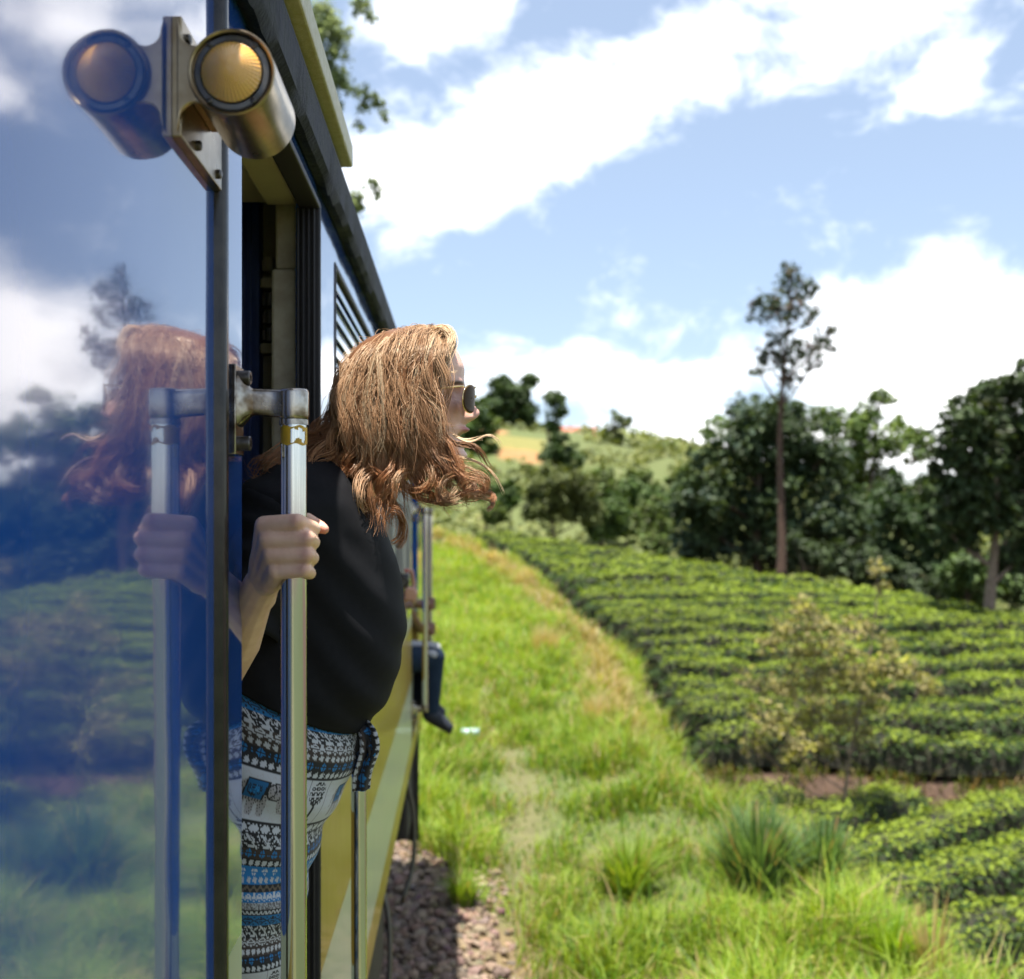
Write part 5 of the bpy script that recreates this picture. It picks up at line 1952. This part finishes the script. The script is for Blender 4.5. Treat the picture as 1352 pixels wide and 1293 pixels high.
# ------------------------------------------------------------------ hair
HS, HCo = [], []       # strands (S,3) and colours (S,3)
NP_ = 17
blond, brown, aub, deep = np.array([.88, .66, .42]), np.array([.40, .225, .115]), np.array([.46, .205, .088]), np.array([.15, .070, .034])  # own strand tones, with highlights above and lower shade painted in
hr = np.random.default_rng(4)


def lock(ctrl, n, r0, r1, r2, curl=0.0, turns=1.5, pal=None, fray=.004, tap=1.0):
    """a lock of n strands along ctrl [(px,py,Y)], radius r0 root, r1 middle, r2 tip"""
    ax = spline([px3(*c) for c in ctrl], NP_)
    T, N, B = frames(ax)
    t_ = np.linspace(0, 1, NP_)
    rad = np.interp(t_, [0, .5, 1], [r0, r1, r2])
    ph0 = hr.uniform(0, 6.28)
    pal = pal or (blond, brown, aub)
    lk = hr.random()
    for k in range(n):
        a_ = hr.uniform(0, 6.283)
        rr = math.sqrt(hr.random())
        ph = ph0 + hr.normal(0, .25)
        cur = curl * (.25 + .75 * t_ ** 1.2) * hr.uniform(.8, 1.15)
        wob = fray * t_ ** 2 * hr.normal(0, 1, 3)[:, None] if fray else np.zeros((3, 1))
        hel = 2 * math.pi * turns * t_ ** 1.15 + ph
        off = (rad * rr * math.cos(a_) + cur * np.cos(hel))[:, None] * N + (rad * rr * math.sin(a_) + cur * np.sin(hel))[:, None] * B
        s_ = ax + off + wob.T
        L = hr.uniform(.60, 1.0) if tap else 1.0
        tt = t_ * L
        s_ = np.stack([np.interp(tt, t_, s_[:, d]) for d in range(3)], 1)
        HS.append(s_)
        m_ = np.clip(lk * .95 + hr.random() * .4 - .15, 0, 1)
        root, tip = pal[0] * m_ + pal[1] * (1 - m_), pal[2] * m_ + pal[1] * (1 - m_) * .8
        HCo.append(root[None] * (1 - t_[:, None]) + tip[None] * t_[:, None])


def lerp3(G0, G1, s):
    return [tuple(a * (1 - s) + b * s for a, b in zip(p, q)) for p, q in zip(G0, G1)]


# (a) curtain over the near side of the head; guides from the back of the head to the face
G = [
    [(504, 466, 1.70), (487, 458, 1.665), (463, 484, 1.63), (445, 527, 1.61), (440, 570, 1.60), (432, 602, 1.59)],
    [(524, 452, 1.69), (510, 445, 1.65), (484, 473, 1.59), (465, 522, 1.56), (468, 568, 1.545), (466, 606, 1.54)],
    [(545, 443, 1.68), (533, 436, 1.645), (512, 464, 1.57), (502, 515, 1.545), (507, 566, 1.53), (502, 612, 1.525)],
    [(568, 440, 1.67), (558, 432, 1.64), (547, 462, 1.565), (541, 512, 1.54), (547, 562, 1.525), (552, 608, 1.52)],
    [(590, 447, 1.66), (584, 438, 1.635), (579, 462, 1.578), (571, 505, 1.550), (577, 552, 1.537), (592, 594, 1.532)],
]
for k in range(120):
    s_ = (k + .5) / 120 * 4
    i_ = min(3, int(s_))
    c = lerp3(G[i_], G[i_ + 1], s_ - i_)
    dx_ = hr.normal(0, 4)
    c = [(p[0] + dx_ * q / 3 + hr.normal(0, 2.5) * (q > 1), p[1] + hr.normal(0, 2) * (q > 1), p[2] + hr.normal(0, .004)) for q, p in enumerate(c)]
    # slow S-waves down the length, every lock with its own phase
    ph_ = hr.uniform(0, 6.28)
    wv_ = hr.uniform(4, 11)
    c = [(p[0] + wv_ * (q > 1) * math.sin(q * 1.9 + ph_), p[1], p[2] - .010 * (q > 1) * math.cos(q * 1.9 + ph_)) for q, p in enumerate(c)]
    c[-1] = (c[-1][0] + hr.normal(7, 14), c[-1][1] + hr.uniform(-34, 22), c[-1][2])
    lock(c, 34, .003, .0068, .0060, .003, 1.4, (blond, brown, brown * .5 + aub * .5), .0022)
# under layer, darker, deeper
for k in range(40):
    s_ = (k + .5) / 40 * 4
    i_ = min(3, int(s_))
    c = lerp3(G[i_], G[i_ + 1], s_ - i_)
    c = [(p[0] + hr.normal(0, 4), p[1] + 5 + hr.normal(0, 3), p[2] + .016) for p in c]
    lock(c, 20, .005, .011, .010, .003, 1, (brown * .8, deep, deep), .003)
# (b) hair over the crown and the far side
for k in range(36):
    s_ = k / 35
    x0 = 480 + 108 * s_
    c = [(x0 - 4, 442 + 26 * (1 - s_) ** 2 - 6 * math.sin(math.pi * s_), 1.60), (x0 + 2, 434 + 26 * (1 - s_) ** 2 - 4 * math.sin(math.pi * s_) + hr.uniform(0, 3), 1.65), (x0 - 6, 446 + 20 * (1 - s_) ** 2 + hr.normal(0, 3), 1.69), (x0 - 12 + hr.normal(0, 4), 490, 1.735), (x0 - 16, 560, 1.745), (x0 - 14 + hr.normal(0, 8), 618, 1.74)]
    lock(c, 18, .004, .010, .009, .003, 1.2, (blond, brown, aub), .003)
# rolled-back front lock over the forehead
for k in range(10):
    o_ = hr.normal(0, 2.0, 2)
    lock([(550 + 2 * k, 448 - .8 * k, 1.625), (570 + o_[0] + k, 436, 1.615), (588 + o_[0], 436 + o_[1], 1.61), (597 + o_[0] * .6, 450, 1.60), (589 + o_[0], 472, 1.585), (580, 498 + 4 * k, 1.57)], 34, .003, .006, .005, .002, 1, (blond * 1.1, blond * .8, blond), .002)
# loose wavy locks lying over the curtain
for k in range(26):
    s_ = hr.uniform(.2, 3.95)
    i_ = min(3, int(s_))
    c = lerp3(G[i_], G[i_ + 1], s_ - i_)
    am, ph_ = hr.uniform(6, 14), hr.uniform(0, 6.28)
    c = [(p[0] + am * math.sin(q * 2.1 + ph_) * (q > 1), p[1] + (hr.normal(0, 5) if q > 1 else 0), p[2] - .010 * (q > 1)) for q, p in enumerate(c)]
    pal_ = (blond * 1.12, blond * .75, blond * .7) if hr.random() < .65 else (brown, deep * 1.4, aub)
    lock(c, 26, .002, .005, .005, .003, 1.4, pal_, .003)
# (c) lower locks, curling and blown outwards
ends = [(404, 628, 1.56), (446, 645, 1.545), (486, 680, 1.535), (512, 714, 1.53), (532, 690, 1.525), (572, 668, 1.52), (612, 668, 1.525), (648, 664, 1.53)]
starts = [(450, 545, 1.615), (462, 550, 1.58), (482, 552, 1.56), (500, 554, 1.552), (524, 556, 1.548), (546, 552, 1.545), (562, 548, 1.545), (574, 545, 1.552)]
for k in range(78):
    s_ = (k + .5) / 78 * 7
    i_ = min(6, int(s_))
    f_ = s_ - i_
    st_ = [a * (1 - f_) + b * f_ for a, b in zip(starts[i_], starts[i_ + 1])]
    en_ = [a * (1 - f_) + b * f_ for a, b in zip(ends[i_], ends[i_ + 1])]
    st_[1] += hr.uniform(-18, 14)
    en_ = [en_[0] + hr.normal(0, 17), en_[1] + hr.uniform(-42, 14), en_[2] + hr.normal(0, .016)]
    dx_, dy_ = en_[0] - st_[0], en_[1] - st_[1]
    am, ph_ = hr.uniform(5, 15), hr.uniform(0, 6.28)
    fq = hr.uniform(1.0, 1.9)
    cc_ = []
    for q in range(8):
        t_ = q / 7
        w_ = am * math.sin(t_ * 6.28 * fq + ph_) * (.3 + .7 * t_)
        nl_ = math.hypot(dx_, dy_) + 1e-3
        # falls first, is blown along later
        bx_2 = st_[0] + dx_ * t_ ** 1.25
        by_2 = st_[1] + dy_ * (t_ ** .80)
        cc_.append((bx_2 - dy_ / nl_ * w_, by_2 + dx_ / nl_ * w_, st_[2] + (en_[2] - st_[2]) * t_ + .006 * math.sin(t_ * 9 + ph_)))
    dark_ = hr.random() < .3
    lock(cc_, 25, .003, .0060, .0055, hr.uniform(.002, .007), hr.uniform(.8, 2.0), (brown * .6, deep * 1.3, aub * .8) if dark_ else (brown * .5 + blond * .5, aub, aub * 1.3), .004)
# loose open ringlets
for (cx0, cy0, rx0, ry0, a0, a1, Yc) in [(622, 645, 17, 14, -140, 230, 1.525), (606, 642, 24, 17, 20, 330, 1.53), (555, 624, 22, 20, 170, 440, 1.515), (520, 692, 13, 22, -80, 200, 1.525), (490, 652, 19, 28, 60, 290, 1.525), (600, 632, 36, 22, -170, 30, 1.535), (628, 655, 22, 9, -40, 210, 1.53), (575, 642, 30, 22, 200, 400, 1.52), (532, 640, 18, 18, 0, 280, 1.52), (470, 640, 16, 24, 90, 300, 1.535), (590, 655, 20, 9, 150, 380, 1.53)]:
    for rep in range(2):
        j_ = hr.normal(0, 4, 4)
        cc_ = []
        for q in range(8):
            a_ = R(a0 + (a1 - a0) * q / 7 + j_[3] * 3)
            g_ = 1.1 - .3 * q / 7
            cc_.append((cx0 + j_[0] + rx0 * g_ * math.cos(a_), cy0 + j_[1] - ry0 * g_ * math.sin(a_), Yc + .014 * math.sin(q * 1.1) + j_[2] * .002))
        lock(cc_, 18, .0050, .0045, .0040, .002, 1.3, (aub * 1.25, aub, blond * .85), .006)
# (d) wisps behind the shoulder, over the rail
for (c, n_) in [([(448, 560, 1.60), (424, 585, 1.585), (405, 606, 1.57), (385, 625, 1.55), (372, 636, 1.54)], 34), ([(440, 585, 1.60), (420, 600, 1.58), (396, 612, 1.565), (368, 612, 1.55)], 26),
                ([(445, 580, 1.595), (415, 590, 1.57), (385, 602, 1.54), (358, 618, 1.52), (340, 640, 1.51)], 40), ([(440, 575, 1.60), (405, 578, 1.57), (372, 596, 1.53), (352, 604, 1.515), (342, 618, 1.51), (352, 632, 1.51)], 40),
                ([(445, 590, 1.59), (410, 612, 1.56), (372, 622, 1.53), (350, 640, 1.515), (334, 634, 1.51), (328, 622, 1.51)], 34), ([(442, 560, 1.60), (420, 570, 1.59), (412, 590, 1.58), (418, 612, 1.57), (438, 622, 1.56), (462, 634, 1.55)], 40),
                ([(446, 600, 1.58), (430, 604, 1.57), (452, 616, 1.56), (478, 628, 1.55), (492, 650, 1.54)], 40), ([(440, 545, 1.61), (424, 560, 1.60), (410, 572, 1.59), (404, 590, 1.58)], 30)]:
    for rep in range(2):
        lock([(p[0] + hr.normal(0, 3), p[1] + hr.normal(0, 3), p[2]) for p in c], int(n_ * .7), .008, .009, .007, .005, 2.0, (aub, deep * 1.6, aub), .009)
# (e) thin flyaways
fly = [[(600, 576, 1.54), (620, 584, 1.535), (642, 576, 1.53), (655, 580, 1.53), (664, 592, 1.53)], [(598, 574, 1.54), (615, 580, 1.54), (640, 579, 1.535)],
       [(575, 470, 1.57), (590, 490, 1.575), (604, 494, 1.58)], [(585, 600, 1.54), (625, 608, 1.54), (650, 625, 1.54), (668, 655, 1.54)], [(590, 612, 1.56), (620, 618, 1.56), (640, 636, 1.56), (643, 660, 1.56)]]
for c in fly:
    lock(c, 12, .0015, .0018, .0012, .001, 1, (blond, blond * .8, blond), .002)
for k in range(190):
    x0, y0 = hr.uniform(450, 596), 440
    a_ = hr.uniform(0, 1)
    s0 = hr.uniform(0, 4)
    i_ = min(3, int(s0))
    c = lerp3(G[i_], G[i_ + 1], s0 - i_)
    c = [(p[0] + hr.normal(0, 9) * (q > 0), p[1] + hr.normal(0, 9) * (q > 1), p[2] - .008 + hr.normal(0, .008)) for q, p in enumerate(c)]
    lock(c, 2, .002, .006, .012, .007, 1.6, (blond, brown, aub), .014)
ST = np.array(HS)                      # (n, NP, 3)
SCo = np.array(HCo)
nS = len(ST)
T_ = np.gradient(ST, axis=1)
T_ /= np.linalg.norm(T_, axis=2, keepdims=True) + 1e-9
ref = np.array([.3, .9, .2])
N_ = np.cross(T_, ref)
N_ /= np.linalg.norm(N_, axis=2, keepdims=True) + 1e-9
B_2 = np.cross(T_, N_)
rh = np.interp(np.linspace(0, 1, NP_), [0, .1, .75, 1], [.00036, .00046, .00040, .00010])[None, :, None] * hr.uniform(.7, 1.25, (nS, 1, 1))
VS = np.stack([ST + rh * (math.cos(a_) * N_ + math.sin(a_) * B_2) for a_ in (0, 2.094, 4.189)], 2)
b = (np.arange(nS) * NP_ * 3)[:, None, None, None] + (np.arange(NP_ - 1) * 3)[None, :, None, None]
q3 = np.array([[0, 1, 4, 3], [1, 2, 5, 4], [2, 0, 3, 5]])[None, None]
FS = (b + q3).reshape(-1, 4)
hair = npm('hair', VS.reshape(-1, 3), FS, M['hair'], woman, True, np.repeat(SCo[:, :, None, :], 3, 2).reshape(-1, 3))
hair['label'] = 'long windblown wavy blond and auburn hair'
# scalp under the strands
cz = np.where(True, 1.0, 0)
sel = HVl.copy()
cen = np.array([-.008, 0, .115])
sc2 = cen + (HVl - cen) * np.array([1.05, 1.09, 1.045])
maskv = (HVl[:, 0] < .050 + .030 * sstep(HVl[:, 2], .165, .205) - .045 * (1 - sstep(HVl[:, 2], .07, .14))) & (HVl[:, 2] > .02)
okf = maskv[HF].all(1)
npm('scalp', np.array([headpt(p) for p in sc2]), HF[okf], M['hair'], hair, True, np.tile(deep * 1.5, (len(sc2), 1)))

# ------------------------------------------------------------------ passengers farther along
M['denim'] = pmat('dark_denim', (.009, .019, .038), .85, spec=.2, noise=(30, .3), col2=(.016, .03, .055), bump=(300, .2, .001))
M['canvas'] = pmat('navy_canvas_shoe', (.014, .018, .030), .7, noise=(40, .2))
M['sole'] = pmat('shoe_sole', (.05, .04, .04), .7)
M['greyglint'] = pmat('pale_grey_glint', (.40, .40, .42), .85, bump=(200, .2, .001))
M['tan'] = pmat('tan_cloth', (.32, .24, .16), .85)
brn = np.array([.17, .075, .045])
# man sitting in the far doorway, both hands on the rail
sx0, sy0 = -.193, 6.43
pel = np.array([-.52, 6.02, -.80])
kr, kl = px3(572, 868, 6.12), px3(562, 862, 6.22)
fr_a, fl_a = px3(568, 940, 6.10), px3(556, 922, 6.24)
chest = np.array([-.50, 6.06, -.38])
seat = thing('wooden_crate', 'plain wooden crate used as a seat inside the far doorway', 'crate', (-.62, 6.0, FLOOR))
MB().box(-.86, -.36, 5.78, 6.26, FLOOR + .001, -.915).build('box', pmat('crate_wood', (.25, .16, .09), .8, noise=(8, .3)), seat, bevel=.01)
h1, h2 = np.array([sx0 - .004, sy0 - .030, -.52]), np.array([sx0 - .004, sy0 - .030, -.67])
parts = [capsule(pel, chest, .13, .14), capsule(chest + [0, 0, .10], chest + [.02, .02, .20], .06, .05), (lambda e: (e[0], e[1]))(ellipsoid(chest + np.array([.03, .02, .32]), (.095, .075, .115))),
         capsule(pel + [.02, -.05, -.02], kr, .085, .058), capsule(pel + [.02, .08, -.02], kl, .085, .058), capsule(kr, fr_a, .056, .038), capsule(kl, fl_a, .056, .038),
         capsule(fr_a, px3(590, 958, 6.10), .036, .026), capsule(fl_a, px3(580, 938, 6.24), .036, .026)]
for hnd, shd in ((h1, chest + [.05, .15, .12]), (h2, chest + [.08, -.12, .12])):
    el_ = (hnd + shd) / 2 + np.array([.0, .02, -.10])
    parts += [capsule(shd, el_, .05, .040), capsule(el_, hnd + [-.05, -.03, .0], .038, .027), capsule(hnd + [-.05, -.03, 0], hnd + [-.012, -.004, 0], .028, .026)]
    for k in range(4):
        z_ = .030 - .020 * k
        a_ = hnd + np.array([-.01, -.002, z_])
        c1 = np.array([sx0 + .010, sy0 - .026, hnd[2] + z_])
        c2 = np.array([sx0 + .027, sy0 + .002, hnd[2] + z_])
        c3 = np.array([sx0 + .012, sy0 + .024, hnd[2] + z_])
        parts += [capsule(a_, c1, .011, .010), capsule(c1, c2, .010, .009), capsule(c2, c3, .009, .008)]
    parts += [capsule(hnd + [-.02, .0, .03], np.array([sx0 - .022, sy0 + .012, hnd[2] + .045]), .012, .010), capsule(np.array([sx0 - .022, sy0 + .012, hnd[2] + .045]), np.array([sx0 + .004, sy0 + .026, hnd[2] + .048]), .010, .008)]
V, F = blend(parts, .0075, 2)
man = npm('person', V, F, M['skin'], None, True, np.tile(brn, (len(V), 1)))
tag(man, 'seated person in dark jeans with legs out of the far doorway, gripping the rail', 'person', 'train passengers')
V, F = blend([capsule(pel + [.02, -.05, -.02], kr, .098, .070), capsule(pel + [.02, .08, -.02], kl, .098, .070), capsule(kr, fr_a * .96 + kr * .04, .068, .052), capsule(kl, fl_a * .96 + kl * .04, .068, .052), capsule(pel + [0, 0, -.02], pel + [0, 0, .08], .14, .14)], .011, 3)
npm('jeans', V, F, M['denim'], man, True)
V, F = blend([capsule(pel + [0, 0, .06], chest, .142, .152), capsule(chest + [.05, .15, .12], (h1 + chest + [.05, .15, .12]) / 2, .066, .055), capsule(chest + [.08, -.12, .12], (h2 + chest + [.08, -.12, .12]) / 2, .066, .055), capsule(chest + [.0, -.10, .10], chest + [.0, .12, .10], .075, .075)], .012, 3)
npm('shirt', V, F, M['tan'], man, True)
# pale form across the lap, standing for the reflection on the knees
V, F = blend([capsule(kr + [-.14, 0, .060], kr + [.012, 0, .054], .040, .034), capsule(kr + [-.12, -.055, .03], kr + [.0, -.052, .022], .034, .028)], .006, 3)
npm('lap_glint', V, F, M['greyglint'], man, True)
for (a_, b_) in ((fr_a, px3(592, 960, 6.10)), (fl_a, px3(582, 940, 6.24))):
    V, F = blend([capsule(a_ + [0, 0, -.012], a_ * .4 + b_ * .6, .047, .038), capsule(a_ * .4 + b_ * .6, b_, .038, .030)], .005, 3)
    sh_ = npm('shoe', V, F, M['canvas'], man, True)
    V, F = blend([capsule(a_ + [-.01, 0, -.042], b_ + [.006, 0, -.022], .020, .018), capsule(a_ + [-.01, .02, -.042], b_ + [.0, .014, -.022], .020, .018)], .005, 2)
    npm('sole', V, F, M['sole'], sh_, True)

# hand with a compact camera reaching out of a window
wy = 4.22
hb = px3(546, 782, wy)
cam_o = thing('compact_camera', 'small black compact camera held out of a train window', 'camera', tuple(px3(534, 768, wy)))
cc0 = px3(534, 767, wy)
mb = MB()
mb.box(cc0[0] - .022, cc0[0] + .018, wy - .052, wy + .045, cc0[2] - .030, cc0[2] + .030)
cb = mb.build('body', pmat('black_plastic', (.012, .012, .014), .35), cam_o, bevel=.006)
mb = MB()
mb.lathe([(0, .024), (.016, .023), (.018, .019), (.012, .014), (.012, .001)], (cc0[0] + .0, wy - .052, cc0[2]), (0, -1, 0), 28)
mb.build('lens_barrel', M['bolt'], cam_o, auto=40)
mb = MB()
mb.lathe([(0, .008), (.006, .008), (.007, .006), (.007, .0005)], (cc0[0] - .004, wy - .03, cc0[2] + .029), (0, 0, 1), 16)
mb.build('dial', M['steel'], cam_o, auto=40)
lsk = np.array([.46, .24, .17])
win_sh = np.array([-.55, 4.05, -.20])
parts = [capsule(np.array([-.62, 4.0, -.75]), np.array([-.60, 4.02, -.28]), .14, .15), capsule(np.array([-.60, 4.02, -.18]), np.array([-.59, 4.02, -.06]), .055, .05), ellipsoid(np.array([-.58, 4.02, .06]), (.095, .075, .115)),
         capsule(np.array([-.62, 3.95, -.78]), np.array([-.62, 3.55, -.78]), .09, .06), capsule(np.array([-.80, 3.98, -.78]), np.array([-.80, 3.55, -.78]), .09, .06), capsule(np.array([-.62, 3.55, -.80]), np.array([-.62, 3.55, -1.15]), .058, .04), capsule(np.array([-.80, 3.55, -.80]), np.array([-.80, 3.55, -1.15]), .058, .04),
         capsule(np.array([-.46, 4.05, -.22]), np.array([-.36, 4.22, -.27]), .05, .036), capsule(np.array([-.36, 4.22, -.27]), hb + [-.045, 0, -.02], .035, .024), capsule(hb + [-.045, 0, -.02], hb + [-.005, -.004, -.006], .026, .024)]
for k in range(4):
    z_ = .024 - .019 * k
    a_ = hb + np.array([0, -.006, z_])
    b_ = np.array([cc0[0] + .034, wy - .030 + .004 * k, hb[2] + z_ + .008])
    c_ = np.array([cc0[0] + .010 - .003 * k, wy - .058 + .004 * k, hb[2] + z_ + .012])
    if k == 0:
        b_ = np.array([cc0[0] + .030, wy - .02, cc0[2] + .040])
        c_ = np.array([cc0[0] + .004, wy - .032, cc0[2] + .042])
    parts += [capsule(a_, b_, .0105, .0095), capsule(b_, c_, .0095, .0078)]
parts += [capsule(hb + [-.01, .012, -.015], np.array([cc0[0] + .01, wy + .054, cc0[2] - .02]), .013, .010)]
V, F = blend(parts, .0065, 2)
C = np.tile(lsk, (len(V), 1))
C = hp(V, C, np.array([cc0[0] + .004, wy - .032, cc0[2] + .044]), .012, [.65, .03, .03], .9)
pas = npm('person', V, F, M['skin'], None, True, C)
tag(pas, 'person reaching one hand with red nails out of a train window, holding a camera', 'person', 'train passengers')
V, F = blend([capsule(np.array([-.62, 4.0, -.72]), np.array([-.60, 4.02, -.28]), .155, .165), capsule(np.array([-.50, 4.04, -.22]), np.array([-.41, 4.16, -.255]), .066, .056)], .012, 3)
npm('blouse', V, F, M['tan'], pas, True)
MB().box(-1.10, -.42, 3.78, 4.30, FLOOR + .001, -.86).build('seat', M['blue'], car, bevel=.03)
